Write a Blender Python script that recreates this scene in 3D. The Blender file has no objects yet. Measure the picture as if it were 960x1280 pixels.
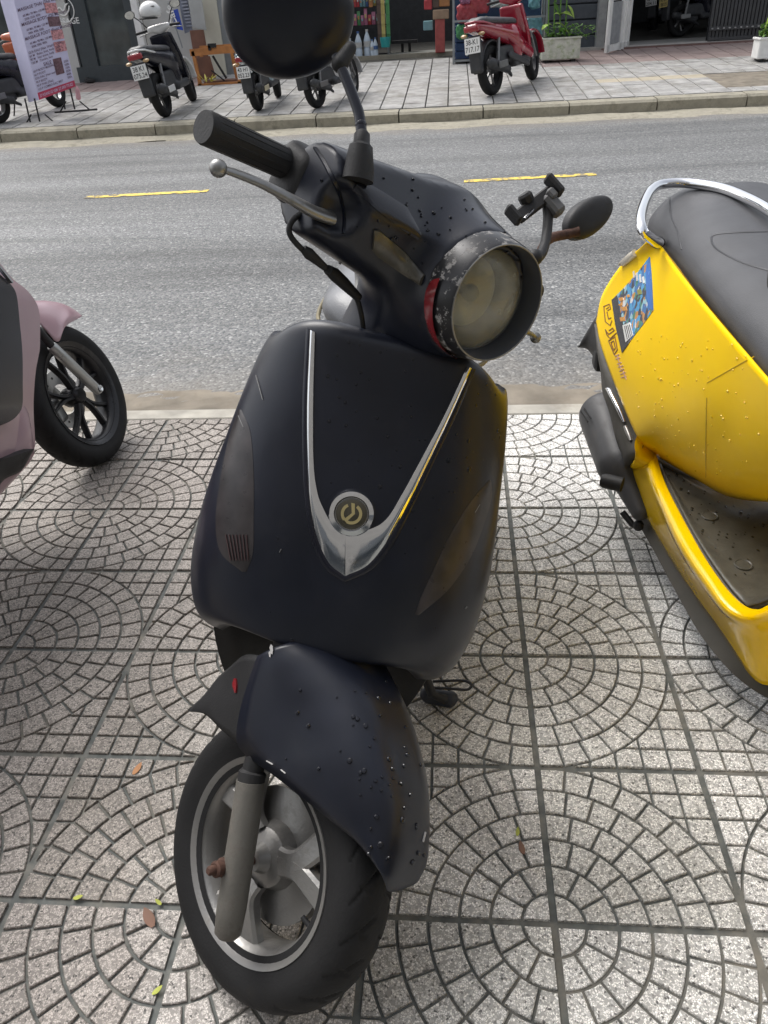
import bpy, bmesh, math, random
import numpy as np
from mathutils import Vector, Matrix
from mathutils.bvhtree import BVHTree
random.seed(7); rng = np.random.default_rng(7)
scn = bpy.context.scene
COL = scn.collection
R_ = math.radians

# ------------------------------------------------------------------ camera
FPX = 963.35                                  # focal length in photo pixels (960 x 1280)
CAM = np.array([-0.15534, -0.67196, 1.22913])
FW = np.array([-0.0913978, 0.8298693, -0.55042109])
RT = np.array([0.99581113, 0.07473613, -0.05267554])
UP = np.array([0.00257747, 0.55292988, 0.8332238])
cd = bpy.data.cameras.new('camera'); cam = bpy.data.objects.new('camera', cd); COL.objects.link(cam)
cd.sensor_fit = 'VERTICAL'; cd.sensor_height = 24.0; cd.lens = FPX / 1280 * 24.0
cd.clip_start = 0.02; cd.clip_end = 2000
cam.matrix_world = Matrix(((RT[0], UP[0], -FW[0], CAM[0]), (RT[1], UP[1], -FW[1], CAM[1]), (RT[2], UP[2], -FW[2], CAM[2]), (0, 0, 0, 1)))
scn.camera = cam
scn.render.resolution_x = 768; scn.render.resolution_y = 1024

# ------------------------------------------------------------------ light
SUN_EL, SUN_AZ = 56, -50                       # overcast: a weak wide sun
w = bpy.data.worlds.new('World'); scn.world = w; w.use_nodes = True
nt = w.node_tree; nt.nodes.clear()
sky = nt.nodes.new('ShaderNodeTexSky'); sky.sky_type = 'NISHITA'; sky.sun_disc = False
sky.sun_elevation = R_(SUN_EL); sky.sun_rotation = R_(SUN_AZ); sky.air_density = 1.0; sky.dust_density = 4.0; sky.ozone_density = 0.6
hs = nt.nodes.new('ShaderNodeHueSaturation'); hs.inputs['Saturation'].default_value = 0.30; hs.inputs['Value'].default_value = 1.0
bg = nt.nodes.new('ShaderNodeBackground'); bg.inputs['Strength'].default_value = 0.15
wo = nt.nodes.new('ShaderNodeOutputWorld')
nt.links.new(sky.outputs[0], hs.inputs['Color']); nt.links.new(hs.outputs[0], bg.inputs['Color']); nt.links.new(bg.outputs[0], wo.inputs[0])
sd = bpy.data.lights.new('sun', 'SUN'); sd.energy = 1.1; sd.angle = R_(34); sd.color = (1.0, 0.98, 0.95)
sun = bpy.data.objects.new('sun', sd); COL.objects.link(sun)
# sky sun_rotation turns clockwise from +Y
sv = Vector((math.sin(R_(SUN_AZ)) * math.cos(R_(SUN_EL)), math.cos(R_(SUN_AZ)) * math.cos(R_(SUN_EL)), math.sin(R_(SUN_EL))))
sun.rotation_euler = sv.to_track_quat('Z', 'Y').to_euler()
scn.view_settings.view_transform = 'Standard'; scn.view_settings.look = 'None'
scn.view_settings.exposure = 0.74; scn.view_settings.gamma = 1.0

# ------------------------------------------------------------------ geometry helpers
def ray(x, y): return FW + RT * (x - 480) / FPX - UP * (y - 640) / FPX
def Wy(x, y, Y):
    d = ray(x, y); return CAM + d * (Y - CAM[1]) / d[1]
def Wx(x, y, X):
    d = ray(x, y); return CAM + d * (X - CAM[0]) / d[0]
def Wz(x, y, Z=0.0):
    d = ray(x, y); return CAM + d * (Z - CAM[2]) / d[2]
def Wd(x, y, t): return CAM + ray(x, y) * t
PS = 0.058
def pav_z(y): return 0.05 + PS * (max(y, 10.5) - 10.5)
def Wp(x, y):                                   # point on the sloping far pavement
    d = ray(x, y); t = (0.05 - PS * 10.5 + PS * CAM[1] - CAM[2]) / (d[2] - PS * d[1]); return CAM + d * t
def arr(v): return np.asarray(v, float)
def norm(v): v = arr(v); return v / (np.linalg.norm(v) + 1e-12)

class MB:
    """collects shapes into one mesh"""
    def __init__(s): s.V = []; s.F = []; s.n = 0
    def add(s, V, F):
        V = arr(V).reshape(-1, 3); s.V.append(V)
        s.F += [tuple(i + s.n for i in f) for f in F]; s.n += len(V); return s
    def merge(s, vf): return s.add(vf[0], vf[1])
    def data(s): return (np.concatenate(s.V) if s.V else np.zeros((0, 3)), s.F)
    def box(s, c, size, M=None, bev=0.0):
        c = arr(c); h = arr(size) / 2; M = np.eye(3) if M is None else M
        if bev <= 0:
            v = [(i, j, k) for k in (-1, 1) for j in (-1, 1) for i in (-1, 1)]
            V = [c + M @ (arr(q) * h) for q in v]
            return s.add(V, [(0, 2, 3, 1), (4, 5, 7, 6), (0, 1, 5, 4), (2, 6, 7, 3), (0, 4, 6, 2), (1, 3, 7, 5)])
        b = min(bev, h.min() * .95); V = []; idx = {}
        for k in (-1, 1):
            for j in (-1, 1):
                for i in (-1, 1):
                    sg = arr((i, j, k)); p = sg * h
                    for ax in range(3):
                        q = p - sg * b; q[ax] = p[ax]; idx[(i, j, k, ax)] = len(V); V.append(c + M @ q)
        F = []
        for ax in range(3):
            a, d = [(1, 2), (2, 0), (0, 1)][ax]
            for sg in (-1, 1):
                def g(u, v_):
                    t = [0, 0, 0]; t[ax] = sg; t[a] = u; t[d] = v_; return idx[(*t, ax)]
                f = [g(-1, -1), g(1, -1), g(1, 1), g(-1, 1)]; F.append(tuple(f if sg > 0 else f[::-1]))
        for ax in range(3):
            a, d = [(1, 2), (2, 0), (0, 1)][ax]
            for u in (-1, 1):
                for v_ in (-1, 1):
                    def g(e, which):
                        t = [0, 0, 0]; t[ax] = e; t[a] = u; t[d] = v_; return idx[(*t, which)]
                    f = [g(-1, a), g(1, a), g(1, d), g(-1, d)]; F.append(tuple(f if u * v_ < 0 else f[::-1]))
        for i in (-1, 1):
            for j in (-1, 1):
                for k in (-1, 1):
                    f = [idx[(i, j, k, 0)], idx[(i, j, k, 1)], idx[(i, j, k, 2)]]; F.append(tuple(f if i * j * k > 0 else f[::-1]))
        return s.add(V, F)
    def bar(s, a, b, wd, ht, up=(0, 0, 1), bev=0.0):
        a, b = arr(a), arr(b); z = norm(b - a); x = np.cross(up, z)
        x = norm(x) if np.linalg.norm(x) > 1e-6 else arr((1, 0, 0)); y = np.cross(z, x)
        return s.box((a + b) / 2, (wd, ht, np.linalg.norm(b - a)), np.stack([x, y, z], 1), bev)
    def tube(s, path, r, n=10, caps=True, flat=1.0, up=None):
        P = arr(path); m = len(P); r = np.full(m, r) if np.isscalar(r) else arr(r)
        T = np.gradient(P, axis=0); T /= np.linalg.norm(T, axis=1)[:, None] + 1e-12
        u0 = arr((0, 0, 1)) if up is None else arr(up)
        if abs(T[0] @ norm(u0)) > .95: u0 = arr((1, 0, 0))
        a = norm(np.cross(T[0], u0)); V = []
        for i in range(m):
            a = norm(a - T[i] * (a @ T[i])); b = np.cross(T[i], a)
            for k in range(n):
                t = 2 * math.pi * k / n; V.append(P[i] + r[i] * (math.cos(t) * a + flat * math.sin(t) * b))
        F = [(i * n + k, i * n + (k + 1) % n, (i + 1) * n + (k + 1) % n, (i + 1) * n + k) for i in range(m - 1) for k in range(n)]
        if caps: F += [tuple(range(n))[::-1], tuple((m - 1) * n + k for k in range(n))]
        return s.add(V, F)
    def lathe(s, prof, o, ax, n=32, close=False, a0=0, a1=2 * math.pi, ref=(0, 0, 1)):
        """prof: list of (radius, height along ax)"""
        o = arr(o); ax = norm(ax); rf = arr(ref)
        if abs(ax @ norm(rf)) > .95: rf = arr((1, 0, 0))
        u = norm(np.cross(rf, ax)); v = np.cross(ax, u); full = abs(a1 - a0 - 2 * math.pi) < 1e-6
        m = n if full else n + 1; V = []
        for (r, h) in prof:
            for k in range(m):
                t = a0 + (a1 - a0) * k / n; V.append(o + ax * h + r * (math.cos(t) * u + math.sin(t) * v))
        L = len(prof); F = []
        for i in range(L if close else L - 1):
            j = (i + 1) % L
            for k in range(n):
                k2 = (k + 1) % m; F.append((i * m + k, i * m + k2, j * m + k2, j * m + k))
        return s.add(V, F)
    def ball(s, c, r, n=14, M=None):
        c = arr(c); r = arr((r, r, r)) if np.isscalar(r) else arr(r); M = np.eye(3) if M is None else M; V = []; m = n // 2
        for i in range(m + 1):
            p = math.pi * i / m
            for k in range(n):
                t = 2 * math.pi * k / n; V.append(c + M @ (r * arr((math.sin(p) * math.cos(t), math.sin(p) * math.sin(t), math.cos(p)))))
        F = [(i * n + k, (i + 1) * n + k, (i + 1) * n + (k + 1) % n, i * n + (k + 1) % n) for i in range(m) for k in range(n)]
        return s.add(V, F)
    def prism(s, poly, o, ex, ey, ez, d):
        """poly in (ex,ey) plane from o, extruded d along ez"""
        o, ex, ey, ez = map(arr, (o, ex, ey, ez)); n = len(poly)
        A = [o + ex * p[0] + ey * p[1] for p in poly]; B_ = [a + ez * d for a in A]
        return s.add(A + B_, [tuple(range(n))[::-1], tuple(range(n, 2 * n))] + [(i, (i + 1) % n, n + (i + 1) % n, n + i) for i in range(n)])
    def grid(s, G, wrap=False):
        G = arr(G); a, b = G.shape[:2]; F = []
        for i in range(a - 1):
            for j in range(b if wrap else b - 1):
                j2 = (j + 1) % b; F.append((i * b + j, i * b + j2, (i + 1) * b + j2, (i + 1) * b + j))
        return s.add(G.reshape(-1, 3), F)

def cr(P, n):
    """resample control rows P (m, ...) with Catmull-Rom to n samples"""
    P = arr(P); m = len(P); Q = np.concatenate([2 * P[:1] - P[1:2], P, 2 * P[-1:] - P[-2:-1]]); out = []
    for k in range(n):
        t = k / (n - 1) * (m - 1); i = min(int(t), m - 2); f = t - i; a, b, c, d = Q[i], Q[i + 1], Q[i + 2], Q[i + 3]
        out.append(.5 * ((2 * b) + (c - a) * f + (2 * a - 5 * b + 4 * c - d) * f * f + (3 * b - a - 3 * c + d) * f ** 3))
    return np.array(out)
def arcres(P, n, smooth=True):
    """resample a polyline evenly by length"""
    P = cr(P, max(60, n * 3)) if smooth and len(P) > 2 else arr(P)
    L = np.concatenate([[0], np.cumsum(np.linalg.norm(np.diff(P, axis=0), axis=1))]); t = np.linspace(0, L[-1], n)
    return np.stack([np.interp(t, L, P[:, i]) for i in range(P.shape[1])], 1)

def sdf_mesh(f, lo, hi, h):
    lo, hi = arr(lo), arr(hi); N = np.ceil((hi - lo) / h).astype(int) + 1
    ax = [lo[i] + h * np.arange(N[i]) for i in range(3)]
    G = np.stack(np.meshgrid(*ax, indexing='ij'), -1); D = f(G); ins = D < 0
    cnt = np.zeros(tuple(N - 1), int); acc = np.zeros(tuple(N - 1) + (3,)); num = np.zeros(tuple(N - 1))
    offs = [(i, j, k) for i in (0, 1) for j in (0, 1) for k in (0, 1)]
    sl = lambda o: tuple(slice(o[a], N[a] - 1 + o[a]) for a in range(3))
    for o in offs: cnt += ins[sl(o)]
    act = (cnt > 0) & (cnt < 8); idx = np.argwhere(act); num = np.zeros(len(idx)); acc = np.zeros((len(idx), 3))
    for o in offs:
        for a in range(3):
            if o[a] == 0:
                q = list(o); q[a] = 1
                i0 = idx + arr(o).astype(int); i1 = idx + arr(q).astype(int)
                d0 = D[i0[:, 0], i0[:, 1], i0[:, 2]]; d1 = D[i1[:, 0], i1[:, 1], i1[:, 2]]; c = (d0 < 0) != (d1 < 0)
                t = np.where(c, d0 / np.where(c, d0 - d1, 1), 0)[:, None]
                acc += np.where(c[:, None], i0 + t * (i1 - i0), 0); num += c
    V = lo + h * acc / num[:, None]
    vid = -np.ones(tuple(N - 1), int); vid[act] = np.arange(len(idx)); F = []
    for a in range(3):
        b, c = (a + 1) % 3, (a + 2) % 3
        s0 = [slice(None)] * 3; s1 = [slice(None)] * 3; s0[a] = slice(0, N[a] - 1); s1[a] = slice(1, N[a])
        A, B_ = ins[tuple(s0)], ins[tuple(s1)]; E = np.argwhere(A != B_)
        E = E[(E[:, b] > 0) & (E[:, c] > 0) & (E[:, b] < N[b] - 1) & (E[:, c] < N[c] - 1)]
        if not len(E): continue
        eb = np.zeros(3, int); eb[b] = 1; ec = np.zeros(3, int); ec[c] = 1
        g = lambda I: vid[I[:, 0], I[:, 1], I[:, 2]]
        q = np.stack([g(E - eb - ec), g(E - ec), g(E), g(E - eb)], 1); fl = A[E[:, 0], E[:, 1], E[:, 2]]
        q[~fl] = q[~fl][:, ::-1]; F += [tuple(int(t) for t in r) for r in q]
    return V, F
def rcone(P, a, b, ra, rb, sc=(1, 1, 1)):
    """rounded cone a->b; sc squashes space"""
    sc = arr(sc); P = P / sc; a, b = arr(a) / sc, arr(b) / sc; ab = b - a
    t = np.clip(((P - a) @ ab) / (ab @ ab + 1e-9), 0, 1)
    return np.linalg.norm(P - a - t[..., None] * ab, axis=-1) - (ra + (rb - ra) * t)
def rbox(P, c, hs, r):
    q = np.abs(P - arr(c)) - (arr(hs) - r)
    return np.linalg.norm(np.maximum(q, 0), axis=-1) + np.minimum(q.max(-1), 0) - r
def smin(a, b, k):
    h = np.clip(.5 + .5 * (b - a) / k, 0, 1); return b + (a - b) * h - k * h * (1 - h)
def smax(a, b, k): return -smin(-a, -b, k)

def bvh(vf): return BVHTree.FromPolygons([tuple(v) for v in vf[0]], [tuple(f) for f in vf[1]])
def hit(bv, x, y, jump=None):
    d = norm(ray(x, y)); h, n, i, t = bv.ray_cast(Vector(CAM), Vector(d))
    if h is None: return None
    h = arr(h); n = arr(n)
    if n @ d > 0: n = -n
    return h, n
def strip(bv, L, R, n, m, off=.002, bulge=0.0, th=.004, smooth=True, fall=1.0):
    """panel laid on the surface bv between two outline curves; closed with a skirt that sinks into it"""
    L = arcres(L, n, smooth); Rr = arcres(R, n, smooth); G = np.zeros((n, m + 3 - 1, 3)); last = None
    H = np.zeros((n, m, 3)); Nn = np.zeros((n, m, 3)); ok = np.zeros((n, m), bool)
    for i in range(n):
        for j in range(m):
            u = j / (m - 1); p = L[i] * (1 - u) + Rr[i] * u; r = hit(bv, *p)
            if r: H[i, j], Nn[i, j] = r; ok[i, j] = True
    if not ok.any(): return MB().data()
    good = np.argwhere(ok)
    for i in range(n):
        for j in range(m):
            if not ok[i, j]:
                g = good[np.argmin(((good - (i, j)) ** 2).sum(1))]; u = j / (m - 1); p = L[i] * (1 - u) + Rr[i] * u
                t = (H[g[0], g[1]] - CAM) @ FW; H[i, j] = Wd(p[0], p[1], t); Nn[i, j] = Nn[g[0], g[1]]
    T = H.copy()
    for i in range(n):
        for j in range(m):
            u = j / (m - 1); T[i, j] += Nn[i, j] * (off + bulge * 4 * u * (1 - u))
    Bt = H - Nn * th
    mb = MB(); mb.grid(T)
    loop = [(0, j) for j in range(m)] + [(i, m - 1) for i in range(1, n)] + [(n - 1, j) for j in range(m - 2, -1, -1)] + [(i, 0) for i in range(n - 2, 0, -1)]
    k = len(loop); A = [T[q] for q in loop]; C = [Bt[q] for q in loop]
    mb.add(A + C, [(i, (i + 1) % k, k + (i + 1) % k, k + i) for i in range(k)])
    return mb.data()

# ------------------------------------------------------------------ object helpers
def mesh_data(name, V, F, mat, smooth=True, ang=40):
    me = bpy.data.meshes.new(name); me.from_pydata([tuple(map(float, v)) for v in V], [], [tuple(f) for f in F]); me.validate()
    bm = bmesh.new(); bm.from_mesh(me); bmesh.ops.remove_doubles(bm, verts=bm.verts, dist=1e-5)
    bmesh.ops.recalc_face_normals(bm, faces=bm.faces)
    if smooth:
        for f in bm.faces: f.smooth = True
        ca = math.cos(R_(ang))
        for e in bm.edges:
            if len(e.link_faces) == 2 and e.link_faces[0].normal.dot(e.link_faces[1].normal) < ca: e.smooth = False
    bm.to_mesh(me); bm.free()
    for m_ in (mat if isinstance(mat, (list, tuple)) else [mat]): me.materials.append(m_)
    return me
def thing(name, label, cat, loc, group=None):
    o = bpy.data.objects.new(name, None); COL.objects.link(o); o.location = loc; o.empty_display_size = .1
    o['label'] = label; o['category'] = cat
    if group: o['group'] = group
    o['_loc'] = [float(q) for q in loc]
    return o
def root_loc(o):
    while o.parent: o = o.parent
    return arr(o['_loc']) if '_loc' in o else arr((0, 0, 0))
def part(name, vf, mat, parent, smooth=True, label=None, ang=40, kind=None):
    V, F = vf.data() if isinstance(vf, MB) else vf
    V = arr(V) - root_loc(parent)
    o = bpy.data.objects.new(name, mesh_data(name, V, F, mat, smooth, ang)); COL.objects.link(o); o.parent = parent
    if label: o['label'] = label
    if kind: o['kind'] = kind
    return o
def single(name, vf, mat, label, cat, group=None, kind=None, smooth=True, ang=40):
    V, F = vf.data() if isinstance(vf, MB) else vf; V = arr(V)
    loc = arr(((V[:, 0].min() + V[:, 0].max()) / 2, (V[:, 1].min() + V[:, 1].max()) / 2, V[:, 2].min()))
    o = bpy.data.objects.new(name, mesh_data(name, V - loc, F, mat, smooth, ang)); COL.objects.link(o); o.location = loc
    o['_loc'] = [float(q) for q in loc]
    if label: o['label'] = label
    if cat: o['category'] = cat
    if group: o['group'] = group
    if kind: o['kind'] = kind
    return o
def struct(name, vf, mat, smooth=False, kind='structure'):
    V, F = vf.data() if isinstance(vf, MB) else vf
    o = bpy.data.objects.new(name, mesh_data(name, V, F, mat, smooth)); COL.objects.link(o); o['kind'] = kind; o['_loc'] = [0.0, 0.0, 0.0]
    return o
def text_vf(s, size, o, ex, ey, depth=.0006, align='CENTER', bold=0.0, wscale=1.0):
    """lettering as a thin mesh: baseline at o along ex, up ey"""
    cu = bpy.data.curves.new('lettering', 'FONT'); cu.body = s; cu.size = 1; cu.align_x = align; cu.offset = bold; cu.resolution_u = 3
    ob = bpy.data.objects.new('lettering', cu); me = ob.to_mesh()
    o, ex, ey = arr(o), norm(ex), norm(ey); ez = np.cross(ex, ey)
    V = [o + ex * v.co.x * size * wscale + ey * v.co.y * size + ez * depth for v in me.vertices]; F = [tuple(p.vertices) for p in me.polygons]
    ob.to_mesh_clear(); bpy.data.objects.remove(ob); bpy.data.curves.remove(cu)
    return (V, F)

# ------------------------------------------------------------------ materials
def nodes(name):
    m = bpy.data.materials.new(name); m.use_nodes = True; n = m.node_tree; return m, n, n.nodes['Principled BSDF']
def N(nt, t, **kw):
    n = nt.nodes.new(t)
    for k, v in kw.items():
        if k in n.inputs: n.inputs[k].default_value = v
        else: setattr(n, k, v)
    return n
def ramp(nt, fac, stops):
    r = nt.nodes.new('ShaderNodeValToRGB'); e = r.color_ramp.elements
    while len(e) < len(stops): e.new(.5)
    for q, (p, c) in zip(e, stops):
        q.position = p; q.color = (*c, 1) if len(c) == 3 else c
    nt.links.new(fac, r.inputs[0]); return r
def g3(v): return (v, v, v)
def mat(name, col, rough=.5, metal=0.0, coat=0.0, var=.15, vs=12, dirt=0.0, dcol=(.3, .27, .22), dw=.2, bump=0.0, bs=200, trans=0.0, ior=1.45, spec=.5, emit=None, ds=6, dth=.55, rv=.08, world=False):
    m, nt, b = nodes(name); L = nt.links
    tc = N(nt, 'ShaderNodeTexCoord'); src = tc.outputs['Object']
    if world: src = N(nt, 'ShaderNodeNewGeometry').outputs['Position']
    nz = N(nt, 'ShaderNodeTexNoise', Scale=vs, Detail=4.0); L.new(src, nz.inputs['Vector'])
    c0 = tuple(q * (1 - var) for q in col); c1 = tuple(min(1, q * (1 + var)) for q in col)
    r = ramp(nt, nz.outputs['Fac'], [(.3, c0), (.7, c1)]); out = r.outputs[0]
    rr = N(nt, 'ShaderNodeMapRange'); rr.inputs['To Min'].default_value = max(.02, rough - rv); rr.inputs['To Max'].default_value = min(1, rough + rv)
    n2 = N(nt, 'ShaderNodeTexNoise', Scale=vs * 3.1, Detail=5.0); L.new(src, n2.inputs['Vector']); L.new(n2.outputs['Fac'], rr.inputs['Value']); ro = rr.outputs[0]
    if dirt > 0:
        dz = N(nt, 'ShaderNodeTexNoise', Scale=ds, Detail=9.0, Roughness=.72); L.new(src, dz.inputs['Vector'])
        dr = ramp(nt, dz.outputs['Fac'], [(dth, g3(0)), (min(1, dth + dw), g3(dirt))])
        mx = N(nt, 'ShaderNodeMixRGB'); L.new(dr.outputs[0], mx.inputs[0]); L.new(out, mx.inputs[1]); mx.inputs[2].default_value = (*dcol, 1); out = mx.outputs[0]
        ma = N(nt, 'ShaderNodeMath', operation='ADD'); L.new(dr.outputs[0], ma.inputs[0]); L.new(ro, ma.inputs[1]); ma.use_clamp = True; ro = ma.outputs[0]
    L.new(out, b.inputs['Base Color']); L.new(ro, b.inputs['Roughness'])
    b.inputs['Metallic'].default_value = metal; b.inputs['Coat Weight'].default_value = coat; b.inputs['Coat Roughness'].default_value = .05
    b.inputs['Transmission Weight'].default_value = trans; b.inputs['IOR'].default_value = ior; b.inputs['Specular IOR Level'].default_value = spec
    if bump > 0:
        bn = N(nt, 'ShaderNodeTexNoise', Scale=bs, Detail=3.0); L.new(src, bn.inputs['Vector'])
        bp = N(nt, 'ShaderNodeBump', Strength=bump, Distance=.002); L.new(bn.outputs['Fac'], bp.inputs['Height']); L.new(bp.outputs[0], b.inputs['Normal'])
    if emit: b.inputs['Emission Color'].default_value = (*emit[0], 1); b.inputs['Emission Strength'].default_value = emit[1]
    return m
def terrazzo(name='terrazzo', chip=290, lo=.06, hi=.95, tint=(.985, .985, .975), side=True):
    m, nt, b = nodes(name); L = nt.links
    pos = N(nt, 'ShaderNodeNewGeometry').outputs['Position']
    ns = N(nt, 'ShaderNodeTexNoise', Scale=190.0, Detail=2.0); L.new(pos, ns.inputs['Vector'])
    mxv = N(nt, 'ShaderNodeVectorMath', operation='MULTIPLY_ADD'); L.new(ns.outputs['Color'], mxv.inputs[0]); mxv.inputs[1].default_value = (.006,) * 3; L.new(pos, mxv.inputs[2])
    vo = N(nt, 'ShaderNodeTexVoronoi', Scale=float(chip)); L.new(mxv.outputs[0], vo.inputs['Vector'])
    sp = N(nt, 'ShaderNodeSeparateColor'); L.new(vo.outputs['Color'], sp.inputs[0])
    cr_ = ramp(nt, sp.outputs[0], [(0, g3(.10)), (.04, g3(.22)), (.10, g3(.40)), (.30, g3(.56)), (.45, g3(hi * .85)), (.72, g3(hi))]); cr_.color_ramp.interpolation = 'CONSTANT'
    # cement between the chips
    ed = N(nt, 'ShaderNodeTexVoronoi', Scale=float(chip), feature='DISTANCE_TO_EDGE'); L.new(mxv.outputs[0], ed.inputs['Vector'])
    er = ramp(nt, ed.outputs['Distance'], [(.05, g3(1)), (.14, g3(0))])
    m1 = N(nt, 'ShaderNodeMixRGB'); L.new(er.outputs[0], m1.inputs[0]); L.new(cr_.outputs[0], m1.inputs[1]); m1.inputs[2].default_value = (.40, .40, .39, 1)
    # worn patches, tile to tile difference
    n2 = N(nt, 'ShaderNodeTexNoise', Scale=3.2, Detail=8.0, Roughness=.68); L.new(pos, n2.inputs['Vector'])
    r2 = ramp(nt, n2.outputs['Fac'], [(.32, (.78, .76, .72)), (.48, (1.08, 1.07, 1.05)), (.66, (1.28, 1.27, 1.25))])
    m2 = N(nt, 'ShaderNodeMixRGB', blend_type='MULTIPLY'); m2.inputs[0].default_value = 1; L.new(m1.outputs[0], m2.inputs[1]); L.new(r2.outputs[0], m2.inputs[2])
    oi = N(nt, 'ShaderNodeObjectInfo'); r3 = ramp(nt, oi.outputs['Random'], [(0, (.86, .84, .80)), (.5, (1, .99, .97)), (1, (1.08, 1.06, 1.05))])
    m3 = N(nt, 'ShaderNodeMixRGB', blend_type='MULTIPLY'); m3.inputs[0].default_value = 1; L.new(m2.outputs[0], m3.inputs[1]); L.new(r3.outputs[0], m3.inputs[2])
    # brown dirt and painted-in shade, mostly on the left hand part of the pavement
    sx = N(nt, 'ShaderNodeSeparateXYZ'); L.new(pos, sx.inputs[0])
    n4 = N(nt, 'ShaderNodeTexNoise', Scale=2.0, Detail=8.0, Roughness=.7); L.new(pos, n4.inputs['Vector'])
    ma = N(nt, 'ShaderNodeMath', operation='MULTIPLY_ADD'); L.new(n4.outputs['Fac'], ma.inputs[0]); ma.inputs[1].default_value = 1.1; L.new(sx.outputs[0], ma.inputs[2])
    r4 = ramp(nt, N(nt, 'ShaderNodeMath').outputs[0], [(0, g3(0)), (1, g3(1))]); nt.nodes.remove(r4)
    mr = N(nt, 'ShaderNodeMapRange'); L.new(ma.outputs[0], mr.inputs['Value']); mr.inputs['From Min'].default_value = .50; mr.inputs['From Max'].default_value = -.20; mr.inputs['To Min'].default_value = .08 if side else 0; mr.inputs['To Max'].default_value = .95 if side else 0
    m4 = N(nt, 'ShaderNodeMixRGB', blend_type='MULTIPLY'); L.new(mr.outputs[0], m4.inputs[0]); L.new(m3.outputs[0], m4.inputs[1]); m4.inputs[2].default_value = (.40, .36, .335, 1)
    tn = N(nt, 'ShaderNodeMixRGB', blend_type='MULTIPLY'); tn.inputs[0].default_value = 1; L.new(m4.outputs[0], tn.inputs[1]); tn.inputs[2].default_value = (*tint, 1)
    L.new(tn.outputs[0], b.inputs['Base Color']); b.inputs['Roughness'].default_value = .62
    bp = N(nt, 'ShaderNodeBump', Strength=.35, Distance=.0008); L.new(sp.outputs[1], bp.inputs['Height']); L.new(bp.outputs[0], b.inputs['Normal'])
    return m

def asphalt():
    m, nt, b = nodes('asphalt'); L = nt.links
    pos = N(nt, 'ShaderNodeNewGeometry').outputs['Position']
    vo = N(nt, 'ShaderNodeTexVoronoi', Scale=85.0, Randomness=1.0); L.new(pos, vo.inputs['Vector'])
    sp = N(nt, 'ShaderNodeSeparateColor'); L.new(vo.outputs['Color'], sp.inputs[0])
    c = ramp(nt, sp.outputs[0], [(0, (.065, .069, .073)), (.4, (.125, .129, .131)), (.8, (.165, .167, .165)), (.95, (.22, .22, .215)), (1, (.34, .34, .33))])
    n1 = N(nt, 'ShaderNodeTexNoise', Scale=30.0, Detail=8.0, Roughness=.75); L.new(pos, n1.inputs['Vector'])
    r1 = ramp(nt, n1.outputs['Fac'], [(.3, g3(.6)), (.7, g3(1.35))])
    m1 = N(nt, 'ShaderNodeMixRGB', blend_type='MULTIPLY'); m1.inputs[0].default_value = 1; L.new(c.outputs[0], m1.inputs[1]); L.new(r1.outputs[0], m1.inputs[2])
    mp = N(nt, 'ShaderNodeMapping'); mp.inputs['Scale'].default_value = (.12, 1.3, 1); L.new(pos, mp.inputs['Vector'])
    n2 = N(nt, 'ShaderNodeTexNoise', Scale=1.0, Detail=9.0, Roughness=.62, Distortion=.6); L.new(mp.outputs[0], n2.inputs['Vector'])
    r2 = ramp(nt, n2.outputs['Fac'], [(.34, g3(.60)), (.42, g3(.84)), (.50, g3(1.0)), (.66, g3(1.28))])
    m2 = N(nt, 'ShaderNodeMixRGB', blend_type='MULTIPLY'); m2.inputs[0].default_value = 1; L.new(m1.outputs[0], m2.inputs[1]); L.new(r2.outputs[0], m2.inputs[2])
    # sand drifted to both gutters
    sx = N(nt, 'ShaderNodeSeparateXYZ'); L.new(pos, sx.inputs[0])
    n3 = N(nt, 'ShaderNodeTexNoise', Scale=3.0, Detail=9.0, Roughness=.75); L.new(pos, n3.inputs['Vector'])
    a1 = N(nt, 'ShaderNodeMath', operation='SUBTRACT'); L.new(sx.outputs[1], a1.inputs[0]); a1.inputs[1].default_value = 6.05
    a2 = N(nt, 'ShaderNodeMath', operation='ABSOLUTE'); L.new(a1.outputs[0], a2.inputs[0])
    a3 = N(nt, 'ShaderNodeMath', operation='MULTIPLY_ADD'); L.new(n3.outputs['Fac'], a3.inputs[0]); a3.inputs[1].default_value = 1.2; L.new(a2.outputs[0], a3.inputs[2])
    mr = N(nt, 'ShaderNodeMapRange'); L.new(a3.outputs[0], mr.inputs['Value']); mr.inputs['From Min'].default_value = 3.95; mr.inputs['From Max'].default_value = 4.6; mr.inputs['To Max'].default_value = .6
    m3 = N(nt, 'ShaderNodeMixRGB'); L.new(mr.outputs[0], m3.inputs[0]); L.new(m2.outputs[0], m3.inputs[1]); m3.inputs[2].default_value = (.21, .185, .15, 1)
    L.new(m3.outputs[0], b.inputs['Base Color']); b.inputs['Roughness'].default_value = .68
    bp = N(nt, 'ShaderNodeBump', Strength=.9, Distance=.003); L.new(vo.outputs['Distance'], bp.inputs['Height']); bp.invert = True; L.new(bp.outputs[0], b.inputs['Normal'])
    return m

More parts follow.
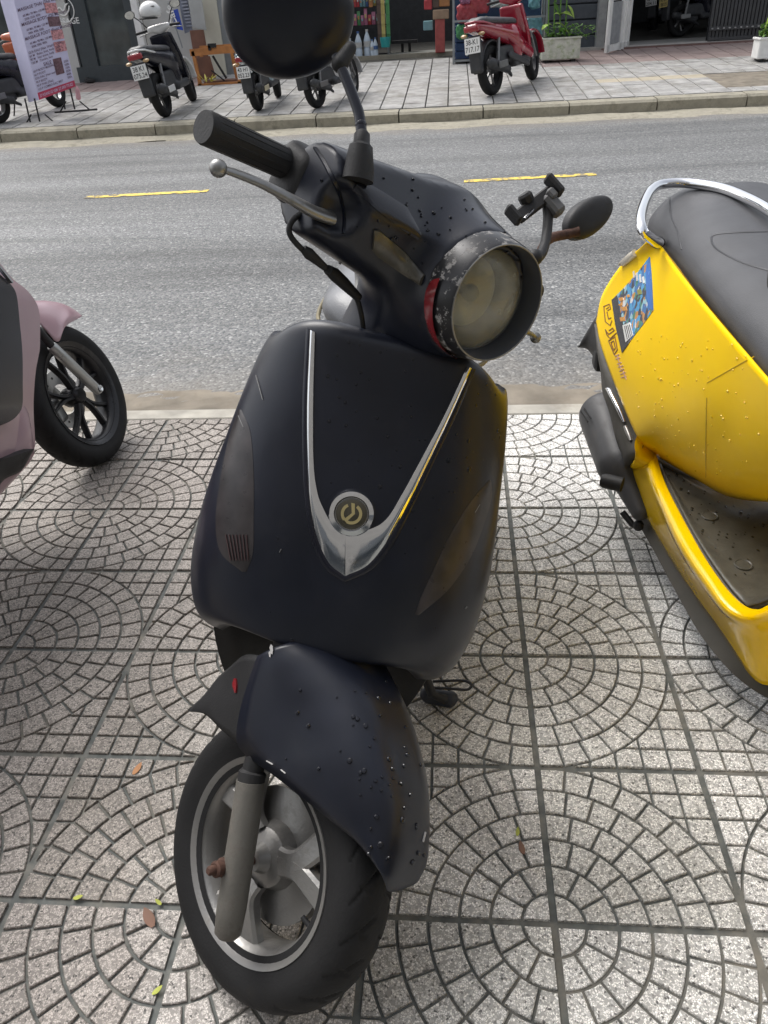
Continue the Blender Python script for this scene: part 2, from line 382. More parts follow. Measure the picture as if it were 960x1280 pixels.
M_ter = terrazzo(); M_asph = asphalt()
M_grout = mat('grout', (.125, .132, .125), .9, var=.3, vs=40, dirt=.8, dcol=(.25, .225, .185), ds=5, dth=.47, world=True)
M_conc = mat('concrete', (.36, .34, .295), .85, var=.3, vs=8, dirt=.75, dcol=(.2, .17, .13), ds=3, bump=.3, bs=90, world=True)
M_sand = mat('gutter_dirt', (.19, .165, .13), .9, var=.3, vs=7, dirt=.7, dcol=(.16, .13, .1), ds=5, bump=.6, bs=50, world=True)
M_fconc = mat('kerb_concrete', (.34, .315, .25), .85, var=.3, vs=5, dirt=.85, dcol=(.15, .14, .11), ds=5, dth=.46, bump=.3, bs=60, world=True)
M_joint = mat('joint', (.07, .068, .06), .95, world=True)
M_paintY = mat('road_paint', (.78, .56, .09), .6, var=.2, vs=20, dirt=.95, dcol=(.17, .165, .155), ds=14, dth=.50, dw=.06, world=True)

# ------------------------------------------------------------------ setting
YK = 1.80      # pavement tiles end
g = MB(); g.add([(-300, -300, -.16), (300, -300, -.16), (300, 300, -.16), (-300, 300, -.16)], [(0, 1, 2, 3)]); struct('ground', g, M_sand)
pvt = MB(); pvt.box((0, -9.1, -.0655), (60, 21.8, .12)); pavement = struct('pavement', pvt, M_grout)
k = MB(); k.box((0, 1.842, -.079), (60, .076, .158), bev=.004); struct('near_kerb', k, M_conc)
# dirt in the gutter, uneven
gx = np.linspace(-8, 6, 240); gy_ = np.linspace(1.872, 2.30, 14); G = np.zeros((len(gx), len(gy_), 3))
for i, x in enumerate(gx):
    ph = .02 * math.sin(x * 2.1) + .012 * math.sin(x * 6.7 + 1)
    for j, y in enumerate(gy_):
        u = j / 13; G[i, j] = (x, y + (ph if j == 13 else 0), -.088 - .012 * u + .006 * math.sin(x * 9 + j) * math.sin(x * 23 + j * 2) - (.012 if j == 13 else 0))
gut = MB(); gut.grid(G); struct('gutter', gut, M_sand, smooth=True)
rd = MB(); rd.box((0, 6.05, -.15), (200, 8.4, .10)); struct('road', rd, M_asph)
yl = MB()
for (a, b_) in (((107, 247), (260, 239)), ((580, 227), (745, 218))):
    A, B_ = Wz(*a, -.1), Wz(*b_, -.1); rr_ = random.Random(3); top = []; bot = []
    for i in range(25):
        t = i / 24; p = A * (1 - t) + B_ * t; ww = .052
        top.append((p[0], p[1] + ww + rr_.uniform(-.006, .006), -.096)); bot.append((p[0], p[1] - ww + rr_.uniform(-.006, .006), -.096))
    yl.add(top + bot, [(i, i + 1, 26 + i, 25 + i) for i in range(24)])
struct('lane_marking', yl, M_paintY)

# ---- patterned paving tiles: a quarter of a ring of setts on each tile, four make a circle
T = .30; RN = [1, 3, 5, 6, 8, 9]; RS = T / 6
def sector(r0, r1, a0, a1, g_, n):
    ri, ro = r0 + g_ / 2, r1 - g_ / 2; out = []
    for (r, s) in ((ri, 1), (ro, -1)):
        if r < 1e-4 or (r0 == 0 and s == 1): out.append((g_ * .35, g_ * .35)); continue
        b0, b1 = a0 + g_ / 2 / r, a1 - g_ / 2 / r; L = [(r * math.cos(b0 + (b1 - b0) * k / n), r * math.sin(b0 + (b1 - b0) * k / n)) for k in range(n + 1)]
        out += L if s == 1 else L[::-1]
    return out
def tile_mesh(kind):
    mb = MB(); se = .0062; rr_ = random.Random(kind)
    def stone(fn):
        A, B_ = fn(.0050), fn(.0076); 
        if len(A) < 3 or len(A) != len(B_): return
        n = len(A); dz = rr_.uniform(-.0008, .0008)
        mb.add([(x, y, -.0065) for x, y in A] + [(x, y, -.0016 + dz) for x, y in A] + [(x, y, dz) for x, y in B_],
               [tuple(range(2 * n, 3 * n))] + [(i, (i + 1) % n, n + (i + 1) % n, n + i) for i in range(n)] + [(n + i, n + (i + 1) % n, 2 * n + (i + 1) % n, 2 * n + i) for i in range(n)])
    q = math.pi / 2
    def clampf(L): return [(min(max(x, se), T - se), min(max(y, se), T - se)) for x, y in L]
    for r in range(6):
        for k in range(RN[r]):
            a0, a1 = q * k / RN[r], q * (k + 1) / RN[r]
            def fn(g_, r=r, a0=a0, a1=a1): return clampf(sector(r * RS, (r + 1) * RS, a0, a1, g_, 6 if r == 0 else 3))
            stone(fn)
    for i in range(6):
        for j in range(6):
            x0, x1, y0, y1 = i * RS, (i + 1) * RS, j * RS, (j + 1) * RS
            if math.hypot(x1, y1) < T * 1.03: continue
            def fn(g_, x0=x0, x1=x1, y0=y0, y1=y1):
                R = T + g_ / 2; a, b_, c, d = x0 + g_ / 2, x1 - g_ / 2, y0 + g_ / 2, y1 - g_ / 2
                if x1 > T - 1e-6: b_ = T - se - (g_ - .0050) / 2
                if y1 > T - 1e-6: d = T - se - (g_ - .0050) / 2
                if math.hypot(a, c) >= R: return [(a, c), (b_, c), (b_, d), (a, d)]
                xs = np.linspace(max(a, math.sqrt(max(R * R - d * d, 0))), b_, 7)
                if xs[0] >= b_ - .002: return []
                lo = [(x, max(c, math.sqrt(max(R * R - x * x, 0)))) for x in xs]
                return lo + [(b_, d), (xs[0], d)]
            stone(fn)
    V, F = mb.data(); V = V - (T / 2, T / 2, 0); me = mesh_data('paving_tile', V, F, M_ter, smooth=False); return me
TM = [tile_mesh(q) for q in range(3)]; rt = random.Random(5)
for i in range(-13, 9):
    for j in range(-3, 6):
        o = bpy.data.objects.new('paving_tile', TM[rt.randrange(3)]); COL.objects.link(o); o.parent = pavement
        cx, cy = i % 2, j % 2                          # the circle centre sits at the even corner of each tile
        o.location = ((i + .5) * T, (j + .5) * T, .0016 - .0016 + rt.uniform(-.001, .001))
        rot = {(0, 0): 0, (1, 0): math.pi / 2, (1, 1): math.pi, (0, 1): -math.pi / 2}[(cx, cy)]
        o.rotation_euler = (rt.uniform(-.004, .004), rt.uniform(-.004, .004), rot)
# base of the tiles sits 7 mm below the setts
pavement.location.z = 0

# ---- far side: gutter, kerb blocks, sloping pavement of slabs
fg = MB(); gx = np.linspace(-12, 8, 160); G = np.zeros((160, 8, 3))
for i, x in enumerate(gx):
    for j in range(8):
        G[i, j] = (x, 9.85 + .62 * j / 7 + (.08 * math.sin(x * 1.3) + .05 * math.sin(x * 4.1) if j == 0 else 0), -.106 + .02 * min(j, 2) / 2 + .012 * math.sin(x * 5 + j * 2) * (j > 0))
fg.grid(G); struct('far_gutter', fg, M_fconc, smooth=True)
fk = MB(); fk.box((-2, 10.62, -.06), (40, .16, .2)); far_kerb = struct('far_kerb', fk, M_joint)
rk = random.Random(2); jx = [Wp(px, 132)[0] for px in (498, 604)]; st = (Wy(604, 136, 10.45) - Wy(498, 136, 10.45))[0]; x0 = Wy(498, 136, 10.45)[0]
for q in range(-11, 5):
    xa, xb = x0 + q * st + .008, x0 + (q + 1) * st - .008; b0 = MB()
    dz = rk.uniform(-.006, .006); prof = [(10.44, -.11), (10.44, .018 + dz), (10.475, .046 + dz), (10.70, .053 + dz), (10.70, -.11)]
    n = len(prof); b0.add([(xa, y, z) for y, z in prof] + [(xb, y, z) for y, z in prof], [tuple(range(n)), tuple(range(n, 2 * n))[::-1]] + [(i, n + i, n + (i + 1) % n, (i + 1) % n) for i in range(n)])
    part('kerb_block', b0, M_fconc, far_kerb, smooth=False)
M_slab = mat('slab_stone', (.37, .362, .35), .75, var=.25, vs=6, dirt=.75, dcol=(.22, .21, .18), ds=2.6, dth=.47, bump=.5, bs=25, world=True)
M_slabr = mat('slab_red', (.30, .235, .22), .8, var=.15, vs=4, dirt=.5, dcol=(.3, .27, .24), ds=2, world=True)
M_slaby = mat('slab_yellow', (.43, .38, .29), .8, var=.15, vs=4, dirt=.4, dcol=(.3, .27, .24), ds=2, world=True)
fpv = MB()
fpv.add([(-22, 10.68, pav_z(10.68) - .03), (18, 10.68, pav_z(10.68) - .03), (18, 20, pav_z(20) - .03), (-22, 20, pav_z(20) - .03), (-22, 10.68, -.3), (18, 10.68, -.3), (18, 20, -.3), (-22, 20, -.3)],
        [(0, 1, 2, 3), (4, 7, 6, 5), (0, 4, 5, 1), (1, 5, 6, 2), (2, 6, 7, 3), (3, 7, 4, 0)])
far_pav = struct('far_pavement', fpv, M_joint)
def slab_mb(xa, ya, wx, wy, mb, seed):
    r_ = random.Random(seed); n = 4; dz = r_.uniform(-.003, .003)
    for s in range(n):                                # ribs cast into each slab
        a, b_ = ya + wy * s / n + .004, ya + wy * (s + 1) / n - .004
        V = [(xa + .006, a, pav_z(a) + dz - .02), (xa + wx - .006, a, pav_z(a) + dz - .02), (xa + wx - .006, b_, pav_z(b_) + dz - .02), (xa + .006, b_, pav_z(b_) + dz - .02)]
        U = [(v[0] + (.004 if q in (0, 3) else -.004), v[1] + (.003 if q < 2 else -.003), v[2] + .02) for q, v in enumerate(V)]
        mb.add(V + U, [(4, 5, 6, 7), (0, 1, 5, 4), (1, 2, 6, 5), (2, 3, 7, 6), (3, 0, 4, 7)])
SW = .30; near = 0; rest = {0: MB(), 1: MB(), 2: MB()}
x_end = Wp(868, 92)[0]
for r_ in range(16):
    for c in range(-30, 20):
        xa = c * SW + .07; ya = 10.71 + r_ * SW
        px = 480 + FPX * ((arr((xa, ya, 0)) - CAM) @ RT) / ((arr((xa, ya, 0)) - CAM) @ FW)
        if px < -80 or px > 1060: continue
        if 3.1 < xa < 5.6 and 1 <= r_ <= 4: continue      # a bare patch of earth at the right
        m_ = 2 if (r_ == 4 and xa > 1.6) else (1 if r_ >= (10 if xa > 1.2 or xa < -4.6 else 99) else 0)
        if near < 290 and r_ < 8:
            b0 = MB(); slab_mb(xa, ya, SW, SW, b0, near); part('paving_slab', b0, [M_slab, M_slabr, M_slaby][m_], far_pav, smooth=False); near += 1
        else: slab_mb(xa, ya, SW, SW, rest[m_], r_ * 99 + c)
for m_, b0 in rest.items():
    if b0.n: part('paving_slabs', b0, [M_slab, M_slabr, M_slaby][m_], far_pav, smooth=False, kind='stuff')
pe = MB(); a, b_, c_, d_ = [(x, y, pav_z(y) - .008) for x, y in ((3.08, 11.0), (5.7, 11.0), (5.7, 12.23), (3.08, 12.23))]
pe.add([a, b_, c_, d_], [(0, 1, 2, 3)]); struct('earth', pe, M_sand)
# ================================================================== materials for vehicles
M_blk = mat('black_satin_plastic', (.0080, .0100, .0180), .33, coat=.0, var=.2, dirt=.05, dcol=(.12, .11, .10), ds=14, dth=.55, spec=.5, bump=.03, bs=500, rv=.10)
M_blkg = mat('black_gloss_plastic', (.010, .011, .019), .22, var=.2, dirt=.05, dcol=(.12, .11, .10), ds=14, dth=.56, spec=.5, rv=.08)
M_blkm = mat('black_matte_plastic', (.014, .014, .015), .58, var=.25, dirt=.35, dcol=(.04, .037, .034), ds=9, bump=.2, bs=400)
M_rub = mat('rubber', (.013, .013, .014), .6, var=.2, dirt=.4, dcol=(.06, .055, .05), ds=10, bump=.2, bs=300)
M_tyre = mat('tyre_rubber', (.0125, .0125, .013), .7, spec=.3, var=.2, dirt=.6, dcol=(.045, .041, .037), ds=9, bump=.25, bs=250)
M_rim = mat('cast_alloy', (.25, .245, .235), .34, metal=.6, var=.08, dirt=.35, dcol=(.14, .12, .10), ds=26, dth=.52, bump=.2, bs=200)
M_fork = mat('fork_alloy', (.145, .138, .122), .5, metal=.35, var=.12, dirt=.7, dcol=(.16, .14, .12), ds=24, dth=.5, bump=.25, bs=150)
M_rust = mat('rusty_steel', (.085, .045, .033), .8, metal=.3, var=.4, vs=60, dirt=.6, dcol=(.10, .055, .04), ds=30, bump=.5, bs=200)
M_chr = mat('chrome', (.75, .76, .78), .09, metal=1.0, var=.03, dirt=.3, dcol=(.2, .17, .14), ds=30, dth=.58, rv=.05)
M_alu = mat('lever_alloy', (.26, .26, .255), .38, metal=.85, var=.1, dirt=.5, dcol=(.1, .1, .1), ds=25, dth=.5)
M_hood = mat('worn_chrome', (.022, .022, .024), .30, metal=.2, var=.1, dirt=1.0, dcol=(.38, .37, .36), ds=40, dth=.55, dw=.03, rv=.08)
M_lens = mat('smoked_lens', (.036, .032, .033), .3, var=.4, vs=30, coat=.0, spec=.5, dirt=.10, dcol=(.2, .15, .14), ds=20)
M_lensg = mat('clear_lens', (.16, .155, .14), .12, var=.35, vs=40, coat=.7, dirt=.25, dcol=(.3, .28, .25), ds=30)
M_red = mat('red_plastic', (.22, .015, .02), .25, coat=.5, var=.2, dirt=.3, dcol=(.03, .03, .03), ds=20)
M_scr = mat('bare_scratch', (.42, .41, .4), .5)
M_gold = mat('gold_print', (.52, .44, .22), .35, metal=.6, var=.1)
M_bdark = mat('badge_dark', (.05, .045, .03), .25, coat=.5)
M_seat = mat('vinyl_grey', (.15, .155, .165), .33, var=.12, bump=.25, bs=350, rv=.06)
M_pipe = mat('piping', (.20, .17, .10), .6)
def lens_glass():
    m, nt, b = nodes('headlamp_glass'); L = nt.links; b.inputs['Base Color'].default_value = (.80, .80, .72, 1)
    nz = N(nt, 'ShaderNodeTexNoise', Scale=11.0, Detail=6.0, Roughness=.6); L.new(N(nt, 'ShaderNodeTexCoord').outputs['Object'], nz.inputs['Vector'])
    r = ramp(nt, nz.outputs['Fac'], [(.35, g3(.70)), (.7, g3(.92))]); L.new(r.outputs[0], b.inputs['Transmission Weight'])
    b.inputs['Roughness'].default_value = .10; b.inputs['IOR'].default_value = 1.18; b.inputs['Coat Weight'].default_value = .15; b.inputs['Coat Roughness'].default_value = .1; return m
M_glass = lens_glass()
M_refl = mat('reflector', (.50, .49, .43), .40, metal=.8, var=.3, vs=10, dirt=.5, dcol=(.25, .23, .15), ds=9, dth=.5)

# ================================================================== black scooter
O = arr((-.48, 0, 0)); RK = R_(26); PIV = arr((.08, 0, 0))
th, ph, de = R_(-93.887), R_(14.441), R_(49.181)
F0 = arr((math.cos(th), math.sin(th), 0)); L0 = arr((-math.sin(th), math.cos(th), 0)); Z0 = arr((0, 0, 1.))
BM = np.stack([F0, L0 * math.cos(ph) - Z0 * math.sin(ph), Z0 * math.cos(ph) + L0 * math.sin(ph)], 1)
def axrot(a, t):
    a = norm(a); K = arr([[0, -a[2], a[1]], [a[2], 0, -a[0]], [-a[1], a[0], 0]]); return np.eye(3) + math.sin(t) * K + (1 - math.cos(t)) * K @ K
ST = axrot((-math.sin(RK), 0, math.cos(RK)), de)
def bw(P): return O + arr(P) @ BM.T                                   # body frame -> world
def sw(P): return bw(PIV + (arr(P) - PIV) @ ST.T)                     # steered frame -> world
def bwv(v): return BM @ arr(v)
def swv(v): return BM @ ST @ arr(v)
WC = arr((-.4247, -.0112, .1775)); WM = arr([[.7354, .5508, .3944], [-.6777, .5977, .4280], [0, -.5819, .8133]])
WM[:, 0] = norm(WM[:, 0]); WM[:, 1] = norm(WM[:, 1]); WM[:, 2] = np.cross(WM[:, 0], WM[:, 1])
def ww(P): return WC + arr(P) @ WM.T                                  # wheel frame (forward, left, up) -> world
def tr(vf, fn):
    V, F = vf.data() if isinstance(vf, MB) else vf; return fn(V), F
sc = thing('motor_scooter', 'matt black scooter with a chrome V on its nose and its front wheel turned', 'scooter', (-.48, .35, 0))

# ---- nose shield
rows = arr([(.488, -.118, .165, .16, .13, 6), (.492, -.116, .192, .155, .112, 5), (.502, -.119, .212, .145, .08, 4), (.535, -.130, .223, .135, .045, 3), (.59, -.150, .221, .13, .02, 2),
            (.65, -.176, .212, .122, .012, 2), (.70, -.200, .203, .118, .01, 2), (.76, -.230, .193, .115, .012, 2), (.82, -.258, .182, .112, .022, 2.5), (.865, -.277, .173, .105, .042, 4),
            (.887, -.288, .165, .097, .060, 5), (.894, -.300, .156, .088, .066, 5), (.888, -.312, .146, .080, .070, 5), (.860, -.318, .138, .075, .07, 5)])
RW = cr(rows, 70); tt = np.linspace(-90, 90, 49); G = []
for z, xc, wd, D, dr, ex_ in RW:
    r_ = []
    for t in tt:
        s_, c_ = math.sin(R_(t)), max(0, math.cos(R_(t))); y = wd * math.copysign(abs(s_) ** (2 / 2.4), s_); x = xc - D * (1 - c_ ** (2 / 2.4))
        r_.append((x, y, z - dr * abs(y / wd) ** ex_))
    e0, e1 = r_[0], r_[-1]
    pre = [(e0[0] - q, e0[1] * f, e0[2]) for q, f in ((.075, .90), (.045, .955), (.018, .99))]
    post = [(e1[0] - q, e1[1] * f, e1[2]) for q, f in ((.018, .99), (.045, .955), (.075, .90))]
    kk = 1 if z < .74 else max(0, 1 - (z - .74) / .09)
    pre = [(e0[0] - q * kk, e0[1] * (1 - (1 - f) * kk), e0[2]) for q, f in ((.075, .90), (.045, .955), (.018, .99))]; post = [(e1[0] - q * kk, e1[1] * (1 - (1 - f) * kk), e1[2]) for q, f in ((.018, .99), (.045, .955), (.075, .90))]
    G.append(pre + r_ + post)
sh = MB(); sh.grid(bw(np.array(G))); shV = sh.data()
front_shield = part('front_shield', shV, M_blk, sc, ang=60)
front_shield.modifiers.new('shell', 'SOLIDIFY').thickness = .0035; front_shield.modifiers['shell'].offset = 0
BS = bvh(shV)
# raised panel inside the V, chrome V, dark border of the V
VoL = [(389, 413), (385, 500), (385, 575), (388, 625), (396, 668), (411, 702), (431, 719)]
ViL = [(395, 416), (392.5, 500), (392.5, 575), (397, 614), (405, 636), (416, 655), (432, 668)]
VoR = [(588, 461), (562, 520), (535, 577), (508, 632), (484, 675), (460, 705), (432, 719)]
ViR = [(582, 459), (556, 516), (529, 568), (502, 618), (484, 647), (465, 660), (432, 668)]
vb = MB()
vb.merge(strip(BS, [(384, 411), (379, 500), (379, 575), (382, 628), (389, 672), (406, 709), (431, 727)], [(391, 413), (387, 500), (387, 575), (390, 625), (398, 668), (413, 702), (432, 718)], 46, 4, .0028, .0015))
vb.merge(strip(BS, [(586, 461), (560, 520), (533, 577), (506, 632), (482, 675), (458, 705), (431, 718)], [(593, 462), (569, 520), (542, 577), (515, 634), (491, 680), (465, 711), (431, 727)], 46, 4, .0028, .0015))
part('trim_border', vb, M_blkg, sc, ang=60)
chv = MB(); chv.merge(strip(BS, VoL, ViL, 60, 6, .0035, .0018)); chv.merge(strip(BS, ViR, VoR, 60, 6, .0035, .0018)); trim = part('chrome_trim', chv, M_chr, sc, ang=50)
part('centre_panel', strip(BS, [(400, 408), (399, 500), (400, 570), (404, 608), (414, 622)], [(577, 452), (550, 510), (524, 560), (498, 608), (486, 632)], 40, 24, .0009, .0), M_blkg, sc, ang=60)
# badge
H, Nn = hit(BS, 440, 641); nb = norm(Nn * .8 + norm(CAM - H) * .2); rgt = norm(np.cross(bwv((0, 0, 1)), nb)); upv = np.cross(nb, rgt)
bd = MB(); bd.lathe([(0, .002), (.0285, .002), (.0312, .0065), (.0295, .0115), (.0235, .0130), (.0215, .0105), (0, .0095)], H - nb * .001, nb, 48); badge = part('badge', bd, M_chr, trim)
b2 = MB(); b2.lathe([(0, .0118), (.0185, .0114), (.0212, .0100), (.0212, .009)], H, nb, 40); part('badge_disc', b2, M_bdark, badge) if False else part('badge_disc', b2, M_bdark, sc)
eb = MB()
def arcpoly(r0, r1, a0, a1, n=14):
    return [(r1 * math.cos(R_(a0 + (a1 - a0) * k / n)), r1 * math.sin(R_(a0 + (a1 - a0) * k / n))) for k in range(n + 1)] + [(r0 * math.cos(R_(a1 + (a0 - a1) * k / n)), r0 * math.sin(R_(a1 + (a0 - a1) * k / n))) for k in range(n + 1)]
for a0, a1 in ((125, 232), (-108, 66)):
    P = arcpoly(.0102, .0142, a0, a1); n = len(P) // 2
    for q in range(n - 1): eb.prism([P[q], P[q + 1], P[-2 - q], P[-1 - q]], H + nb * .0112, rgt, upv, nb, .0012)
for poly in ([(-.0035, .0142), (.0012, .0142), (.0045, .001), (.0002, .001)], [(.0002, .001), (.0045, .001), (-.0045, -.0125), (-.0085, -.0098)]): eb.prism(poly, H + nb * .0112, rgt, upv, nb, .0012)
for (a, b_) in (((150 + 442, 640), (598, 630)), ((300, 520), (306, 534)), ((322, 470), (330, 500)), ((455, 700), (457, 694)), ((640 - 60, 760), (582, 757)), ((350, 690), (352, 686))):
    m_ = MB(); m_.merge(strip(BS, [(a[0] - .3, a[1]), (b_[0] - .3, b_[1])], [(a[0] + .4, a[1]), (b_[0] + .4, b_[1])], 6, 2, .0034, 0, smooth=False)); part('scratch', m_, mat('fine_scratch', (.20, .2, .2), .5) if 'fine_scratch' not in bpy.data.materials else bpy.data.materials['fine_scratch'], sc, smooth=False)
part('badge_emblem', eb, M_gold, sc, smooth=False)
# indicator lenses in the nose
lR = [[(300, 512), (287, 550), (277, 600), (271, 650), (277, 690), (303, 714)], [(303, 513), (314, 540), (318, 590), (318, 650), (317, 690), (309, 714)]]
lL = [[(610, 600), (585, 630), (560, 672), (540, 715), (525, 748), (519, 767)], [(612, 600), (613, 622), (602, 660), (585, 700), (558, 738), (523, 768)]]
for q, (a, b_) in enumerate((lR, lL)):
    e = [norm(arr(a[2]) - arr(b_[2])) * 2.2]
    part('lens_seal', strip(BS, [(p[0] - 1.1, p[1]) for p in a], [(p[0] + 1.1, p[1]) for p in b_], 36, 12, .0008, .0), M_blkm, sc, ang=60)
    part('indicator_lens', strip(BS, a, b_, 36, 12, .0022, .0008), M_lens, sc, ang=60, label='smoked indicator lens in the left of the nose' if q else 'smoked indicator lens with reddish foot in the right of the nose')
rib = MB()
for q in range(7): rib.merge(strip(BS, [(284 + q * 4.2, 668), (290 + q * 3.6, 700)], [(285 + q * 4.2, 668), (291 + q * 3.6, 700)], 8, 2, .0045, 0))
part('lens_rib', rib, mat('lens_pink', (.060, .035, .036), .3), sc)
rib = MB()
for q in range(8): rib.merge(strip(BS, [(536 + q * 5.0, 722 - q * 3.5), (531 + q * 5, 742 - q * 4.2)], [(537.6 + q * 5.0, 722 - q * 3.5), (532.6 + q * 5, 742 - q * 4.2)], 8, 2, .0045, 0))

# inner leg shield and splash panel behind the wheel
inn = MB(); Gi = []
for z, x, wd in ((.22, -.42, .155), (.34, -.40, .175), (.50, -.36, .185), (.62, -.38, .17), (.70, -.385, .15), (.76, -.39, .12)):
    Gi.append([(x - .06 * (1 - (s_) ** 2), wd * s_, z) for s_ in np.linspace(-1, 1, 13)])
inn.grid(bw(cr(np.array(Gi), 20))); o = part('inner_leg_shield', inn, M_blkm, sc, ang=60); o.modifiers.new('s', 'SOLIDIFY').thickness = .006
spl = MB(); Gi = []
for z, x, wd in ((.20, -.30, .13), (.28, -.285, .155), (.36, -.27, .17), (.44, -.265, .18), (.5, -.25, .18)):
    Gi.append([(x + .05 * (s_ * s_), wd * s_, z) for s_ in np.linspace(-1, 1, 13)])
spl.grid(bw(cr(np.array(Gi), 16))); o = part('splash_panel', spl, M_blkm, sc, ang=60); o.modifiers.new('s', 'SOLIDIFY').thickness = .005
cap_ = MB(); cap_.ball(bw([(-.365, 0, .815)])[0], (.075, .125, .02), 28, BM); part('nose_cap', cap_, M_blkm, sc)
# nose liner closing the space above the wheel
ln = MB(); ln.ball(bw([(-.27, 0, .44)])[0], (.09, .165, .04), 20, BM); part('wheel_arch_liner', ln, M_blkm, sc)

# ---- front wheel
R0 = .208; Lt = WM[:, 1]
def tyre_mesh(C, ax, ref, R, hw, rb, grooves=True, nu=300, nv=44, ref_r=None):
    """tyre: outer radius R, half width hw, bead radius rb; axis ax"""
    ax = norm(ax); u = norm(arr(ref) - ax * (arr(ref) @ ax)); v = np.cross(ax, u); G = np.zeros((nu, nv, 3)); hgt = R - rb
    for i in range(nu):
        a = 2 * math.pi * i / nu; e = math.cos(a) * u + math.sin(a) * v
        for j in range(nv):
            s_ = -1 + 2 * j / (nv - 1); t = s_ * R_(128)
            y = hw * math.sin(t) if abs(t) < math.pi / 2 else math.copysign(hw * (1 - .22 * ((abs(t) - math.pi / 2) / R_(38)) ** 1.4), s_)
            rr = R - hgt * .56 * (1 - math.cos(t)) if abs(t) < math.pi / 2 else R - hgt * (.56 + .44 * (abs(t) - math.pi / 2) / R_(38))
            rr = R - hgt * (.30 * (1 - math.cos(t)) + .70 * (abs(t) / R_(128)) ** 2.6)
            dp = 0
            if grooves and abs(t) < R_(72):
                q = abs(t) / R_(72); f = (a / (2 * math.pi) * 22 + (0 if s_ > 0 else .5) - .9 * q ** 1.5) % 1
                if q > .12 and q < .93: dp = .0034 * max(0, 1 - (abs(f - .5) / .06) ** 2)
                f2 = (a / (2 * math.pi) * 22 + (0 if s_ > 0 else .5) + .35 * q + .42) % 1
                if .3 < q < .62: dp = max(dp, .003 * max(0, 1 - (abs(f2 - .5) / .07) ** 2))
            G[i, j] = C + e * (rr - dp) + ax * y
    mb = MB(); mb.add(G.reshape(-1, 3), [(i * nv + j, i * nv + j + 1, ((i + 1) % nu) * nv + j + 1, ((i + 1) % nu) * nv + j) for i in range(nu) for j in range(nv - 1)])
    return mb
tyre = part('tyre', tyre_mesh(WC, Lt, WM[:, 0], R0, .046, .1395, nu=420, nv=56), M_tyre, sc, ang=50)
rm = MB()
rm.lathe([(.140, -.041), (.1445, -.043), (.1455, -.039), (.140, -.037), (.134, -.032), (.128, -.027), (.124, -.012), (.1225, .004), (.124, .012), (.128, .026), (.134, .031), (.142, .036), (.145, .039), (.142, .043), (.137, .036), (.124, .03), (.119, .012), (.1185, -.012), (.122, -.027), (.130, -.035)], WC, Lt, 72, close=True)
rim = part('rim', rm, M_rim, sc, ang=35)
hb = MB(); hb.lathe([(0, -.044), (.015, -.044), (.018, -.036), (.022, -.028), (.034, -.025), (.042, -.020), (.050, .0), (.098, .003), (.098, .012), (.098, .03), (.05, .038), (0, .04)], WC, Lt, 48); part('hub', hb, M_rim, sc, ang=35)
def wpl(f, l, u): return ww([(f, l, u)])[0]
for q, ang in enumerate((28, 148, 268)):       # three forked spokes
    sp_ = MB(); e = lambda a, r, l: wpl(r * math.cos(R_(a)), l, r * math.sin(R_(a)))
    for sgn in (-1, 1):
        P = [e(ang + sgn * 8, .036, -.022), e(ang + sgn * 4, .055, -.024), e(ang + sgn * 6, .075, -.023), e(ang + sgn * 13, .098, -.021), e(ang + sgn * 19, .126, -.018)]
        C = cr(P, 12); Gs = []
        for i, c in enumerate(C):
            t = norm(C[min(i + 1, 11)] - C[max(i - 1, 0)]); sd_ = norm(np.cross(t, Lt)); wd = .0155 + .004 * abs(i / 11 - .3)
            Gs.append([c + sd_ * wd - Lt * -.010, c + sd_ * wd - Lt * .002, c + sd_ * wd * .72 - Lt * .006, c - sd_ * wd * .72 - Lt * .006, c - sd_ * wd - Lt * .002, c - sd_ * wd - Lt * -.010])
        sp_.grid(np.array(Gs), wrap=True)
    part('spoke', sp_, M_rim, sc, ang=35)
vl = MB(); vl.tube([wpl(.1 * math.cos(R_(-15)), -.012, .1 * math.sin(R_(-15))), wpl(.118 * math.cos(R_(-15)), -.008, .118 * math.sin(R_(-15)))], [.0035, .0045], 10); part('valve', vl, M_blkm, sc)
# fork legs (telescopic, bottom link ahead of the axle)
for sgn in (-1, 1):
    l = sgn * .082
    a, b_ = (arr(Wd(300, 1138, 1)), 0), 0
    lower = [wpl(.042, l, -.085), wpl(.040, l, -.079), wpl(.030, l, -.05), wpl(-.012, l, .075), wpl(-.028, l, .118)]
    fk_ = MB(); fk_.tube(lower, [.013, .0188, .0208, .0208, .0204], 28); leg = part('fork_leg', fk_, M_fork, sc)
    up_ = MB(); up_.tube([wpl(-.026, l, .112), wpl(-.032, l * .98, .128), wpl(-.034, l * .97, .132), wpl(-.06, l * .9, .24), wpl(-.09, l * .8, .33)], [.0190, .0200, .0155, .0155, .0155], 24); part('fork_tube', up_, M_blkm, sc)
    lug = MB(); lug.tube([wpl(.012, l, -.01), wpl(-.006, l, .0), wpl(-.012, l, .002)], [.018, .016, .012], 16, flat=.8); lug.lathe([(0, -.016), (.0135, -.016), (.0145, -.004), (.015, .010), (0, .010)], wpl(0, l, 0), Lt * -sgn * -1, 20); part('axle_lug', lug, M_fork, leg)
    nut = MB(); nut.lathe([(0, .008), (.0135, .008), (.0135, .012), (.011, .014), (.0112, .024), (.0088, .026), (.0065, .026), (.0065, .034), (.004, .037), (0, .037)], wpl(0, l + sgn * .006, 0), Lt * sgn, 6 if False else 18); part('axle_nut', nut, M_rust, leg)
tri = MB(); tri.box(wpl(-.085, 0, .32), (.05, .17, .03), WM, .01); tri.tube([wpl(-.085, 0, .30), bw([(-.33, 0, .82)])[0]], .03, 20); part('fork_yoke', tri, M_blkm, sc)
